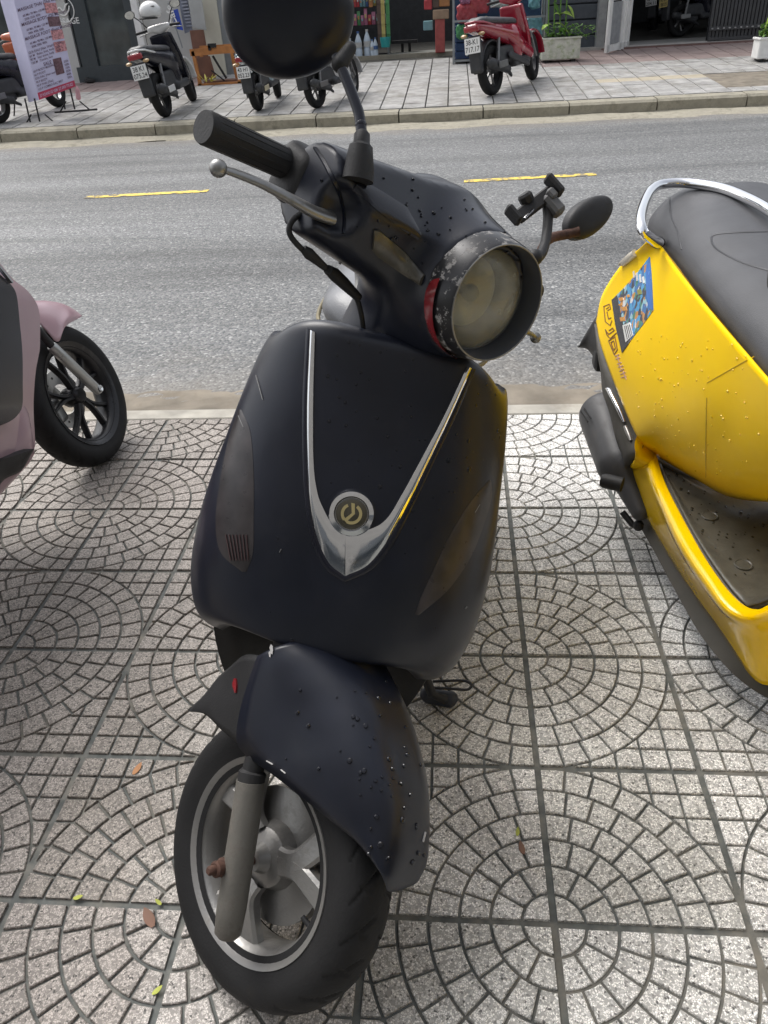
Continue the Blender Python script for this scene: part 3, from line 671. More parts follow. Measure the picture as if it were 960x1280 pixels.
axl = MB(); axl.tube([wpl(0, -.085, 0), wpl(0, .085, 0)], .007, 12); part('axle', axl, M_rust, sc)

# ---- front mudguard (turns with the wheel)
fr = arr([  # centre f,u | edge f,u,l
    (.216, .112, .210, .120, .036), (.213, .135, .198, .138, .050), (.204, .165, .160, .152, .061), (.190, .195, .120, .154, .069), (.168, .228, .07, .155, .079), (.135, .262, .01, .154, .088),
    (.098, .292, -.035, .150, .093), (.060, .313, -.066, .158, .099), (.025, .326, -.078, .20, .104), (-.01, .335, -.082, .25, .107), (-.04, .338, -.084, .285, .107)])
FRW = cr(fr, 44); Gf = []
for cf, cu, ef, eu, el in FRW:
    r_ = []
    for t in np.linspace(-90, 90, 41):
        s_, c_ = math.sin(R_(t)), max(0, math.cos(R_(t))); k_ = c_ ** (2 / 3.0)
        r_.append((ef + (cf - ef) * k_, math.copysign(abs(s_) ** (2 / 3.0), s_) * el, eu + (cu - eu) * k_))
    Gf.append(r_)
fm = MB(); fm.grid(ww(np.array(Gf))); fmV = fm.data(); mg = part('front_mudguard', fmV, M_blk, sc, ang=60)
mg.modifiers.new('s', 'SOLIDIFY').thickness = .003; BF = bvh(fmV)
for sgn in (-1, 1):                                   # rear flank drawn out to a point
    Gi = np.array([[wpl(-.075, sgn * .106, .29), wpl(-.115, sgn * .1, .27), wpl(-.140, sgn * .096, .235), wpl(-.158, sgn * .092, .21)],
                   [wpl(-.076, sgn * .105, .245), wpl(-.12, sgn * .1, .225), wpl(-.150, sgn * .095, .195), wpl(-.174, sgn * .09, .17)],
                   [wpl(-.072, sgn * .102, .20), wpl(-.12, sgn * .099, .185), wpl(-.158, sgn * .094, .16), wpl(-.192, sgn * .088, .138)],
                   [wpl(-.058, sgn * .097, .156), wpl(-.105, sgn * .096, .152), wpl(-.155, sgn * .092, .148), wpl(-.198, sgn * .086, .126)]])
    m_ = MB(); m_.grid(cr(cr(Gi, 12).transpose(1, 0, 2), 14)); fl = part('mudguard_flank', m_, M_blkm, sc, ang=60); fl.modifiers.new('s', 'SOLIDIFY').thickness = .003
    if sgn < 0:
        Bk = bvh(m_.data()); part('red_scrape', strip(Bk, [(294, 848), (292, 856), (295, 866)], [(296, 848), (297, 856), (296, 866)], 8, 3, .0025, 0), M_red, fl)
r_ = random.Random(4)
for (x, y, s_) in ((340, 812, 4.2), (338, 818, 2.6)):
    r0 = hit(BF, x, y)
    ck = MB()
    if r0: ck.add([r0[0] + r0[1] * .002 + norm(np.cross(r0[1], (0, 0, 1))) * a * .001 * s_ / 4 + norm(np.cross(r0[1], (1, 0, 0))) * b_ * .001 * s_ / 4 for a, b_ in ((-2, -6), (1, -5), (3, 2), (1, 7), (-2, 5), (-3, 0))] + [r0[0] - r0[1] * .001], [(0, 1, 2, 3, 4, 5), (0, 5, 6), (1, 0, 6), (2, 1, 6), (3, 2, 6), (4, 3, 6), (5, 4, 6)]); part('paint_chip', ck, M_scr, mg, smooth=False)
for (a, b_) in (((334, 951), (341, 955)), ((528, 1052), (531, 1040)), ((352, 962), (357, 966))):
    ck = MB(); L_ = [(a[0], a[1]), (b_[0], b_[1])]; ck.merge(strip(BF, [(p[0] - .3, p[1] - .5) for p in L_], [(p[0] + .3, p[1] + .5) for p in L_], 5, 2, .0022, 0, smooth=False)); part('paint_chip', ck, M_scr, mg, smooth=False)

# ---- handlebar cowl, steered
def mir(P): Q = P.copy(); Q[..., 1] = np.abs(Q[..., 1]); return Q
LD = norm((.95, -.13, .235)); LCn = arr((-.236, 0, 1.0))     # lamp axis and rim centre
def f_cowl(P):
    Q = mir(P)
    bar_ = rcone(Q, (-.362, 0, 1.0), (-.385, .215, .998), .080, .050, (1, 1, 1.0))
    for n_, k_ in (((.62, .12, .78), .047), ((.93, .22, -.15), .049)):
        n_ = norm(n_); c_ = np.clip(Q[..., 1] / .215, 0, 1); bar_ = smax(bar_, (Q[..., 0] + .362 + .023 * c_) * n_[0] + (Q[..., 2] - 1.0) * n_[2] - (k_ + .010 * (1 - c_)), .004)
    pod = rcone(P, (-.415, 0, 1.003), LCn - LD * .045, .062, .078)
    pod = np.maximum(pod, (P - (LCn - LD * .036)) @ LD)
    brow = rcone(P, (-.42, 0, 1.02), LCn - LD * .06 + (0, 0, .018), .05, .062)
    neck = rcone(P, (-.375, .01, .96), (-.395, .02, .79), .066, .050, (1.0, 1.0, 1)); neck = smin(neck, rcone(P, (-.325, .01, .935), (-.375, .03, .82), .052, .05, (1, 1.1, 1)), .03)
    d = smin(smin(bar_, pod, .035), brow, .02); d = smin(d, neck, .05)
    d = smax(d, Q[..., 1] - .212, .006)
    cut = rcone(Q, (-.33, .20, 1.0), (-.33, .30, 1.01), .030, .04)      # recess for the lever perch
    d = smax(d, -cut, .006)
    return smax(d, -rcone(P, LCn + LD * .01, LCn - LD * .062, .0745, .040), .003)
cw = sdf_mesh(f_cowl, (-.50, -.23, .73), (-.18, .23, 1.11), .005); cwW = (sw(cw[0]), cw[1])
cowl = part('handlebar_cowl', cwW, M_blk, sc, ang=70); BC = bvh(cwW)
# flat facet, side reflector, panel seams
part('cowl_facet', strip(BC, [(441, 237), (470, 262), (500, 285), (522, 300)], [(449, 224), (478, 240), (508, 259), (526, 292)], 24, 8, .0012, .0012, smooth=False), M_blkg, cowl, ang=60)
part('side_reflector', strip(BC, [(465, 312), (470, 319), (500, 340), (526, 357)], [(467, 287), (474, 288), (505, 314), (531, 344)], 24, 8, .0025, .0028, smooth=False), mat('dull_reflector', (.075, .07, .055), .3, var=.4, vs=50, coat=.3, dirt=.3, dcol=(.15, .14, .11), ds=30), cowl, ang=60)
se = MB(); se.merge(strip(BC, [(392, 186), (404, 205), (420, 238), (428, 268), (427, 292)], [(396, 184), (409, 204), (425, 237), (432, 268), (431, 292)], 26, 3, .0012, .002)); part('cowl_rim', se, M_blk, cowl)
# headlamp
hd = MB(); hd.lathe([(.070, -.040), (.0785, -.040), (.0780, -.024), (.0725, .001), (.0705, .0045), (.0695, .0045)], sw([LCn])[0], swv(LD), 72); hlamp = part('headlamp_hood', hd, M_hood, sc, ang=50)
hd = MB(); hd.lathe([(.0695, .0044), (.0680, .001), (.0668, -.012), (.0656, -.026), (.063, -.027)], sw([LCn])[0], swv(LD), 72); part('hood_lining', hd, mat('hood_grey', (.055, .058, .065), .35, var=.1), hlamp)
hd = MB(); C_ = sw([LCn])[0] + swv(LD) * .0048; u_ = norm(np.cross((0, 0, 1), swv(LD))); v_ = np.cross(swv(LD), u_); hd.tube([C_ + .0702 * (math.cos(t) * u_ + math.sin(t) * v_) for t in np.linspace(0, 2 * math.pi, 90)], .0011, 6, caps=False); part('hood_rim', hd, M_alu, hlamp)
rf = MB(); rf.lathe([(.0655, -.026), (.062, -.034), (.053, -.047), (.036, -.060), (.014, -.067), (.0, -.068)], sw([LCn])[0], swv(LD), 60); part('reflector', rf, M_refl, hlamp)
bl = MB(); bl.ball(sw([LCn - LD * .05])[0], .011, 16); bl.tube([sw([LCn - LD * .066])[0], sw([LCn - LD * .048])[0]], .0065, 12); part('bulb', bl, mat('bulb_glass', (.35, .33, .25), .2), hlamp)
wp = MB(); wp.lathe([(.0788, -.027), (.0733, .0012), (.0712, .0048)], sw([LCn])[0], swv(LD), 50, a0=R_(40), a1=R_(150)); part('worn_patch', wp, mat('worn_chrome_heavy', (.025, .025, .027), .28, metal=.2, var=.1, dirt=1.0, dcol=(.30, .29, .28), ds=55, dth=.54, dw=.025), hlamp)
gl = MB(); gl.lathe([(0, -.0085), (.02, -.0095), (.038, -.013), (.053, -.019), (.0645, -.026), (.064, -.0275), (.0525, -.0215), (.038, -.0155), (.02, -.012), (0, -.011)], sw([LCn])[0], swv(LD), 60); part('lens', gl, M_glass, hlamp)
rd_ = MB(); rd_.lathe([(.070, -.052), (.0802, -.05), (.0812, -.034), (.074, -.033)], sw([LCn])[0], swv(LD), 40, a0=R_(0), a1=R_(360)); 
HC = sw([LCn - LD * .042])[0]; lw = swv(LD); ru = norm(np.cross((0, 0, 1), lw)); rv_ = np.cross(lw, ru)
def ringpatch(a0, a1, h0, h1, r, n=20, off=.0):
    G = np.zeros((n, 4, 3)); C = sw([LCn])[0]
    for i in range(n):
        a = R_(a0 + (a1 - a0) * i / (n - 1)); sq = math.sin(math.pi * i / (n - 1)) ** .5
        for j in range(4): G[i, j] = C + lw * (h1 + (h0 - h1) * sq * j / 3) + (math.cos(a) * ru + math.sin(a) * rv_) * (r - .012 * sq * (j / 3) ** 2)
    m = MB(); m.grid(G); return m
part('red_housing', ringpatch(150, 240, -.078, -.020, .0808), M_red, hlamp, label='bare red edge of the headlamp housing')
# grips
for sgn in (-1, 1):
    gp = MB(); P0, P1 = arr((-.440, sgn * .205, 1.000)), arr((-.428, sgn * .330, .998)); pth = [P0 + (P1 - P0) * t for t in (0, .02, .05, .08, .1, .5, .9, .97, 1.0)]
    gp.tube([sw([p])[0] for p in pth], [.023, .0245, .023, .0185, .0172, .0168, .0172, .0178, .0165], 28); part('grip', gp, M_rub, sc, ang=35)
    rb_ = MB()
    for k_ in range(14):
        a = 2 * math.pi * k_ / 14; ex = norm(np.cross(P1 - P0, (0, 0, 1))); ez = norm(np.cross(ex, P1 - P0)); off = (ex * math.cos(a) + ez * math.sin(a)) * .0168
        rb_.tube([sw([P0 + (P1 - P0) * t + off])[0] for t in (.12, .93)], .0008, 6)
    part('grip_ribs', rb_, M_rub, sc)
    hbm = MB(); hbm.tube([sw([(-.44, sgn * .12, .997)])[0], sw([P0])[0]], .012, 12); part('handlebar', hbm, M_rust, sc)
    sg_ = MB(); sg_.merge(tr(sdf_mesh(lambda P: smin(rbox(P, (-.428, sgn * .195, .995), (.030, .022, .034), .014), rcone(P, (-.40, sgn * .19, .985), (-.375, sgn * .185, .975), .017, .013), .012), (-.48, sgn * .195 - .04, .94), (-.34, sgn * .195 + .04, 1.05), .005), sw)); part('switch_housing', sg_, M_blkm, sc, ang=60)
# brake levers
for sgn in (-1, 1):
    P = [(-.352, sgn * .190, .985), (-.352, sgn * .215, .983), (-.357, sgn * .245, .984), (-.365, sgn * .28, .984), (-.372, sgn * .31, .981), (-.374, sgn * .328, .978)]
    if sgn > 0: P = [(x, y, z - .035) for x, y, z in P]
    lv = MB(); lv.tube([sw([p])[0] for p in cr(P, 20)], list(np.interp(np.linspace(0, 1, 20), [0, .25, .6, 1], [.0115, .0105, .0075, .0055])), 16, flat=.62, up=swv((0, 0, 1))); lv.ball(sw([P[-1]])[0], .0092, 16)
    part('brake_lever', lv, M_alu, sc)
# brake cable with rubber boots
def pth(pts, t): return [Wd(x, y, q) for (x, y), q in zip(pts, t)]
cb = MB(); cb.tube(cr(pth([(385, 262), (366, 275), (362, 292), (378, 312), (400, 328), (418, 345), (443, 368), (452, 395), (455, 425)], [.87, .865, .865, .875, .90, .93, .97, 1.0, 1.02]), 40), .0034, 10); cable = part('brake_cable', cb, M_rub, sc)
bt = MB(); bt.tube(pth([(379, 311), (386, 317), (392, 322), (406, 334)], [.875, .88, .885, .905]), [.0045, .0068, .0058, .0042], 12); bt.tube(pth([(410, 337), (418, 343), (430, 354), (448, 372)], [.91, .93, .95, .98]), [.0058, .0080, .0076, .0055], 12); part('cable_boot', bt, M_rub, cable)
# mirrors
bo = MB(); bo.tube([Wd(447, 226, .836), Wd(449, 212, .834), Wd(450, 196, .831), Wd(451.5, 183, .829), Wd(452, 180, .829), Wd(452.5, 168, .828), Wd(452.5, 164, .828)], [.0175, .0165, .0145, .0128, .0092, .0086, .006], 20); part('mirror_boot', bo, M_blkm, sc)
stk = MB(); sp0 = sw([(-.3495, -.193, 1.078)])[0]; dS = (sp0 - CAM) @ FW; dS = .828; sp0 = Wd(452.5, 172, dS)
stk.tube(cr([sp0, Wd(451, 158, dS), Wd(448, 140, dS), Wd(438, 112, dS), Wd(428, 88, dS), Wd(420, 70, dS)], 26), .0060, 14); stk.ball(Wd(451, 156, dS), .0066, 12); part('mirror_stalk', stk, M_blkg, sc)
MC = Wd(361, 14, dS + .02); mz = norm(swv((.86, -.42, -.05))); mx = norm(np.cross((0, 0, 1), mz) - .10 * arr((0, 0, 1))); my = np.cross(mz, mx)
def mirror_shell(C, ex, ey, ez, a, b_, dpt):
    m = MB(); G = []
    for i in range(17):
        t = i / 16 * math.pi / 2; r_ = []
        for k_ in range(48):
            q = 2 * math.pi * k_ / 48; cx, sx_ = math.cos(q), math.sin(q); e = 2 / 2.12
            X = math.copysign(abs(cx) ** e, cx) * a; Y = math.copysign(abs(sx_) ** e, sx_) * b_; Y *= 1 - .10 * (X / a)
            r_.append(C + ex * X * math.sin(t) ** .8 + ey * Y * math.sin(t) ** .8 + ez * dpt * math.cos(t) ** .9)
        G.append(r_)
    rim_ = [[C + (p - C) * 1.0 - ez * .012 for p in G[-1]], [C + (p - C) * .93 - ez * .012 for p in G[-1]], [C + (p - C) * .93 - ez * .004 for p in G[-1]]]
    m.grid(np.array(G + rim_), wrap=True)
    gl_ = MB(); base = [C + (p - C) * .94 - ez * .006 for p in G[-1]]; gl_.add(base, [tuple(range(48))]); return m, gl_
m1, g1 = mirror_shell(MC, mx, my, mz, .0725, .066, .028); part('mirror_housing', m1, M_blk, sc, ang=60, label='large mirror housing filling the top of the photo'); part('mirror_glass', g1, mat('mirror_glass', (.8, .8, .8), .03, metal=1), sc)
kn = MB(); ka, kb_ = Wd(425, 80, dS), Wd(438, 60, dS); kn.merge(sdf_mesh(lambda P: rcone(P, ka, kb_, .0095, .007), np.minimum(ka, kb_) - .02, np.maximum(ka, kb_) + .02, .003)); part('mirror_socket', kn, M_blkm, sc)
# far side mirror, drooping on a rusty stalk
MD = 1.36; MCl = Wd(737, 271, MD + .02); lx = norm(Wd(766, 250, MD + .04) - Wd(706, 292, MD)); lz = norm(swv((.75, -.2, .6))); lz = norm(lz - lx * (lz @ lx)); ly = np.cross(lz, lx)
m2, g2 = mirror_shell(MCl, lx, ly, lz, .058, .030, .016); part('mirror_housing', m2, M_blkm, sc, ang=60, label='drooping far mirror housing on a rusty stalk'); part('mirror_glass', g2, bpy.data.materials['mirror_glass'], sc)
st2 = MB(); st2.tube(cr([Wd(672, 322, 1.30), Wd(680, 306, 1.32), Wd(690, 297, 1.34), Wd(708, 293, MD), Wd(724, 289, MD)], 14), [.0075] * 5 + [.0085] * 9, 12); part('mirror_stalk', st2, M_rust, sc)
st3 = MB(); st3.tube(cr([Wd(655, 322, 1.24), Wd(668, 325, 1.26), Wd(678, 315, 1.28), Wd(683, 295, 1.30), Wd(685, 272, 1.31), Wd(684, 258, 1.31)], 22), .0085, 12); st3.ball(Wd(668, 322, 1.26), .014, 12); part('holder_arm', st3, M_blkm, sc)
# phone holder
ph_ = MB(); pc = Wd(668, 256, 1.30); px_ = norm(Wd(692, 232, 1.31) - Wd(640, 272, 1.29)); pz_ = norm(norm(CAM - pc) + .3 * arr((0, 0, 1))); pz_ = norm(pz_ - px_ * (pz_ @ px_)); py_ = np.cross(pz_, px_); PM = np.stack([px_, py_, pz_], 1)
ph_.box(pc, (.085, .024, .010), PM, .003); part('holder_rail', ph_, M_blkm, sc, ang=30)
for q in (.001, .009): pass
cl = MB(); cl.box(pc + px_ * .047 + pz_ * .008 + py_ * .004, (.012, .040, .026), PM, .004); part('holder_clamp', cl, M_blkm, sc, ang=30)
cl = MB(); cl.box(pc - px_ * .047 + pz_ * .008 + py_ * .006, (.012, .034, .026), PM, .004); part('holder_clamp', cl, M_blkm, sc, ang=30)
kb = MB(); kb.lathe([(0, .0), (.011, 0), (.0125, .004), (.0125, .012), (.010, .016), (0, .016)], pc + py_ * .010 - px_ * .006, norm(py_ + .5 * pz_), 8); part('holder_knob', kb, M_blkm, sc, ang=20)
kb = MB(); kb.box(pc + px_ * .026 - py_ * .020, (.022, .040, .026), PM, .005); kb.box(pc + px_ * .030 - py_ * .006 + pz_ * .012, (.014, .018, .014), PM, .003); part('holder_grip', kb, mat('holder_grey', (.10, .10, .10), .35), sc, ang=30)
kb = MB(); kb.bar(pc - px_ * .034 - py_ * .009 + pz_ * .005, pc - px_ * .010 - py_ * .006 + pz_ * .005, .003, .003); part('holder_spring', kb, M_chr, sc)

# ---- behind the shield: seat, tail, floor, rear wheel, stands
def f_seat(P):
    Q = mir(P); d = rcone(Q, (-.72, .055, .765), (-1.35, .08, .775), .105, .100, (1, 1, .55)); return smax(smin(d, rcone(P, (-.68, 0, .75), (-.8, 0, .77), .10, .12, (1, 1, .6)), .04), .738 - (-.66 - P[..., 0]) * .02 - P[..., 2], .01)
part('seat', tr(sdf_mesh(f_seat, (-1.5, -.24, .6), (-.5, .24, .96), .012), bw), M_seat, sc, ang=60)
pp = MB()
for sgn in (-1, 1): pp.tube([bw([p])[0] for p in cr([(-.575, 0, .73), (-.60, sgn * .09, .732), (-.68, sgn * .158, .742), (-.9, sgn * .168, .738), (-1.2, sgn * .178, .732), (-1.42, sgn * .13, .73), (-1.455, 0, .73)], 30)], .004, 8)
part('seat_piping', pp, M_pipe, sc)
def f_tail(P):
    Q = mir(P); d = rcone(Q, (-.70, .03, .56), (-1.42, .05, .64), .125, .09, (1, 1, 1)); d = smin(d, rcone(P, (-.66, 0, .35), (-.70, 0, .58), .10, .11, (1, 1.2, 1)), .06); return smax(d, P[..., 2] - (.742 - (-.66 - P[..., 0]) * .02), .012)
part('tail_body', tr(sdf_mesh(f_tail, (-1.6, -.26, .2), (-.5, .26, .86), .015), bw), M_blk, sc, ang=60)
part('floorboard', tr(sdf_mesh(lambda P: rbox(P, (-.55, 0, .26), (.22, .155, .045), .03), (-.8, -.2, .18), (-.3, .2, .34), .012), bw), M_blkm, sc, ang=60)
rl = arr((-1.23, 0, .205)); RC = bw([rl])[0]
part('tyre', tyre_mesh(RC, BM[:, 1], BM[:, 0], .208, .048, .132, nu=160, nv=30), M_tyre, sc, ang=50)
rr_ = MB(); rr_.lathe([(.0, -.03), (.05, -.03), (.055, -.015), (.11, -.012), (.14, -.038), (.142, .038), (.11, .012), (.055, .02), (0, .03)], RC, BM[:, 1], 40); part('rim', rr_, M_rim, sc)
en = MB(); en.merge(tr(sdf_mesh(lambda P: smin(rbox(P, (-.95, -.02, .27), (.20, .11, .08), .05), rcone(P, (-.95, -.14, .30), (-1.45, -.16, .36), .05, .06), .02), (-1.56, -.27, .14), (-.7, .14, .45), .014), bw)); part('engine', en, M_blkm, sc, ang=60)
# metal post seen between the nose and the cowl
po = MB(); po.tube(cr([Wd(447, 335, 1.18), Wd(448, 352, 1.18), Wd(446, 370, 1.17), Wd(441, 390, 1.16), Wd(439, 415, 1.15)], 16), .0055, 12); part('luggage_hook', po, mat('dull_grey', (.17, .17, .165), .5), sc)
# side stand
sa = MB(); F1, F2 = Wz(552, 880, .03), Wz(548, 858, .035)
sa.tube([bw([(-.56, .12, .22)])[0], Wz(540, 868, .06), Wz(556, 874, .03)], [.011, .010, .010], 12); part('side_stand', sa, M_blkm, sc)
ft = MB(); ft.merge(sdf_mesh(lambda P: smin(rcone(P, Wz(533, 868, .02), Wz(565, 872, .018), .014, .013), rcone(P, Wz(538, 872, .012), Wz(562, 878, .012), .013, .011), .01), Wz(550, 872, .0) - (.06, .05, .012), Wz(550, 872, .0) + (.06, .05, .06), .004)); part('stand_foot', ft, mat('blue_black_rubber', (.03, .034, .045), .5), sc, ang=60)
lp_ = MB(); zz = .045; lp_.tube(cr([Wz(541, 852, zz), Wz(560, 851, zz), Wz(580, 851, zz), Wz(589, 856, zz), Wz(584, 862, zz), Wz(565, 861, zz), Wz(543, 860, zz)], 40), .0028, 8); part('stand_loop', lp_, M_blkm, sc)

# ---- rain drops on the panels
drops = MB(); dr_ = random.Random(11)
def drop(bv, x, y, s_):
    r0 = hit(bv, x, y)
    if not r0: return
    P, n_ = r0; a = norm(np.cross(n_, (.3, .1, 1))); b_ = np.cross(n_, a); k_ = 8
    el = dr_.uniform(.8, 1.3); V = [P + n_ * (.0012 + s_ * .42)]; ring1 = [P + n_ * (.0012 + s_ * .30) + (a * math.cos(t) + b_ * math.sin(t) * el) * s_ * .72 for t in np.linspace(0, 2 * math.pi, k_, endpoint=False)]
    ring2 = [P + n_ * .0005 + (a * math.cos(t) + b_ * math.sin(t) * el) * s_ for t in np.linspace(0, 2 * math.pi, k_, endpoint=False)]
    drops.add(V + ring1 + ring2, [(0, 1 + i, 1 + (i + 1) % k_) for i in range(k_)] + [(1 + i, 1 + k_ + i, 1 + k_ + (i + 1) % k_, 1 + (i + 1) % k_) for i in range(k_)])
for bv, (xa, ya, xb, yb), n_ in ((BS, (410, 425, 575, 640), 55), (BS, (560, 460, 625, 620), 16), (BS, (300, 640, 600, 800), 14), (BF, (440, 850, 530, 1080), 55), (BF, (350, 860, 440, 1000), 8), (BC, (470, 240, 640, 330), 45), (BC, (400, 200, 540, 330), 14)):
    for _ in range(n_): drop(bv, dr_.uniform(xa, xb), dr_.uniform(ya, yb), (dr_.uniform(.0010, .0022) if bv is BC else dr_.uniform(.0012, .0034)) * (1.3 if dr_.random() < .2 else 1))
M_drop = mat('water_drop', (.010, .011, .016), .10, spec=.5, var=0, rv=0)
part('rain_drops', drops, M_drop, sc, kind='stuff')
# ================================================================== yellow scooter (right)
M_yel = mat('yellow_paint', (.96, .62, .001), .40, coat=.04, spec=.12, var=.02, dirt=.03, dcol=(.5, .38, .12), ds=9, dth=.55, rv=.05)
M_yel2 = mat('yellow_wet_paint', (.92, .58, .002), .16, coat=.45, spec=.35, var=.03, dirt=.05, dcol=(.5, .38, .12), ds=9, dth=.55, rv=.03)
M_seaty = mat('vinyl_black', (.05, .051, .056), .45, var=.12, bump=.3, bs=450, rv=.06)
M_flo = mat('floor_plastic', (.085, .081, .066), .34, var=.2, vs=30, dirt=.55, dcol=(.03, .028, .022), ds=38, dth=.56, bump=.3, bs=300)
M_muf = mat('muffler_plastic', (.055, .055, .058), .48, var=.15, dirt=.3, dcol=(.16, .14, .12), ds=12)
M_und = mat('under_plastic', (.06, .056, .048), .6, var=.15, dirt=.4, dcol=(.12, .11, .09), ds=8)
M_letr = mat('letter_outline', (.22, .09, .015), .4)
M_letp = mat('letter_pink', (.62, .36, .30), .4)
ys = thing('motor_scooter', 'bright yellow scooter with dark grey seat and chrome grab rail at the right edge', 'scooter', (.45, .4, 0))
def cgrid(rows): return np.array([[Wz(x, y, z) for x, y, z in r] for r in rows])
cols = [[(808, 303, .775), (776, 332, .68), (753, 368, .57), (745, 402, .50)],
        [(824, 308, .772), (794, 355, .67), (766, 405, .55), (751, 432, .475)],
        [(846, 337, .768), (816, 395, .655), (788, 450, .53), (768, 480, .435)],
        [(873, 372, .763), (846, 448, .63), (818, 510, .49), (796, 545, .375)],
        [(905, 411, .758), (876, 498, .61), (845, 552, .45), (819, 568, .318)],
        [(936, 448, .753), (911, 540, .59), (885, 590, .43), (868, 598, .316)],
        [(970, 488, .748), (950, 572, .59), (928, 612, .44), (915, 622, .314)],
        [(1015, 540, .743), (1002, 605, .59), (990, 628, .44), (985, 630, .312)],
        [(1062, 590, .738), (1060, 635, .59), (1060, 645, .44), (1060, 642, .31)]]
YG = cr(cr(cgrid(cols), 60).transpose(1, 0, 2), 40); ym = MB(); ym.grid(YG); ymv = ym.data()
# give the panel its inner return along the seat edge
yo = part('side_panel', ymv, M_yel, ys, ang=70); yo.modifiers.new('s', 'SOLIDIFY').thickness = .004; yo.modifiers['s'].offset = -1
BY = bvh(ymv)
ln = MB(); ln.merge(strip(BY, [(858, 560), (860, 575), (862, 592)], [(859.2, 560), (861.2, 575), (863.2, 592)], 8, 2, .0006, 0)); 
seam = MB(); seam.merge(strip(BY, [(884, 478), (905, 466), (935, 449), (962, 436)], [(884, 479), (905, 467), (935, 450), (962, 437)], 24, 2, .0006, 0)); part('panel_seam', seam, mat('seam_dark_yellow', (.58, .36, .005), .5), ys); seam = MB(); seam.merge(strip(BY, [(883, 497), (882, 545), (882, 597)], [(883.9, 497), (882.9, 545), (882.9, 597)], 20, 2, .0006, 0)); part('panel_seam', seam, mat('seam_yellow', (.58, .36, .005), .5), ys)
# knuckle from the side panel into the sill, sill ledge and lower skirt
fe = [(819, 567, .318), (830, 602, .305), (862, 665, .30), (892, 715, .30), (920, 750, .30), (942, 763, .30), (965, 755, .30), (1040, 720, .30)]
le = [(812, 580, .312), (826, 622, .297), (853, 681, .292), (884, 728, .292), (909, 762, .292), (936, 775, .292), (968, 768, .292), (1040, 740, .292)]
mi = [(799, 583, .275), (818, 625, .25), (846, 682, .245), (877, 731, .245), (908, 770, .245), (938, 793, .245), (968, 790, .245), (1040, 770, .245)]
lo = [(785, 586, .225), (800, 628, .155), (830, 681, .13), (866, 737, .13), (905, 791, .13), (943, 846, .125), (975, 858, .125), (1040, 880, .125)]
SG = cr(cr(cgrid([fe, le, mi, lo]).transpose(1, 0, 2), 60).transpose(1, 0, 2), 24); sg = MB(); sg.grid(SG); sgo = part('floor_skirt', sg, M_yel2, ys, ang=24); sgo.modifiers.new('s', 'SOLIDIFY').thickness = .004
ga = cgrid([[(819, 567, .318), (814, 562, .33), (805, 553, .352), (796, 545, .375)], [(812, 580, .312), (804, 574, .325), (797, 566, .345), (793, 556, .362)], [(797, 585, .27), (793, 583, .28), (792, 579, .30), (795, 572, .33)], [(785, 586, .225), (785, 585, .228), (786, 583, .24), (790, 577, .27)]])
gm = MB(); gm.grid(cr(cr(ga, 14).transpose(1, 0, 2), 14)); part('skirt_corner', gm, M_yel, ys, ang=70)
un = [[(x, y, z) for x, y, z in lo], [(781, 610, .15), (797, 652, .11), (818, 690, .10), (846, 742, .10), (880, 800, .10), (925, 850, .10), (975, 880, .10), (1040, 900, .10)]]
um = MB(); ug = cgrid(un); ug = np.stack([ug[0], ug[1], ug[1] + (.10, 0, -.01)]); um.grid(cr(ug.transpose(1, 0, 2), 50).transpose(1, 0, 2)); part('under_tray', um, M_und, ys, ang=60)
# floorboard with drain plugs
fp = [(821, 575), (850, 590), (880, 604), (908, 616), (940, 621), (1040, 632)]; fq = [(822, 578), (840, 617), (866, 668), (894, 712), (922, 748), (943, 758), (1040, 716)]
A = arcres(fp, 24); B_ = arcres(fq, 24, True); FG = np.array([[Wz(*(A[i] * (1 - t) + B_[i] * t), .302 - .010 * min(1, 6 * min(t, 1 - t))) for t in np.linspace(0, 1, 16)] for i in range(24)])
fm_ = MB(); fm_.grid(FG); fl_ = part('floorboard', fm_, M_flo, ys, ang=50); fl_.modifiers.new('s', 'SOLIDIFY').thickness = .006; fl_.modifiers['s'].offset = -1
for x, y in ((887, 646), (929, 707)):
    pl = MB(); pl.lathe([(0, .003), (.006, .003), (.0135, .0025), (.0155, .004), (.0165, .003), (.0165, -.004)], Wz(x, y, .298), (0, 0, 1), 28); part('floor_plug', pl, M_flo, fl_)
kr = MB(); E1 = arcres([(q[0] - 1, q[1] + 1) for q in fq], 50); kr.tube([Wz(p[0], p[1], .293) for p in E1], .010, 10); part('floor_edge', kr, M_und, fl_)
kr = MB(); E1 = arcres(fp, 40); kr.tube([Wz(p[0], p[1], .303) for p in E1], .006, 8); part('floor_edge', kr, M_und, fl_)
rdm = random.Random(8); spt = MB()
for _ in range(150):
    t, s_ = rdm.random(), rdm.uniform(.08, .9); q = int(t * 22); p = A[q] * (1 - s_) + B_[q] * s_; c = Wz(p[0], p[1], .2995); r0 = rdm.uniform(.001, .0034); n = 7
    spt.add([c + (0, 0, .0009)] + [c + (r0 * rdm.uniform(.6, 1.3) * math.cos(2 * math.pi * k_ / n), r0 * 1.5 * rdm.uniform(.6, 1.2) * math.sin(2 * math.pi * k_ / n), 0) for k_ in range(n)], [(0, 1 + k_, 1 + (k_ + 1) % n) for k_ in range(n)])
part('water_spots', spt, mat('wet_spot', (.03, .028, .022), .12), fl_, kind='stuff')
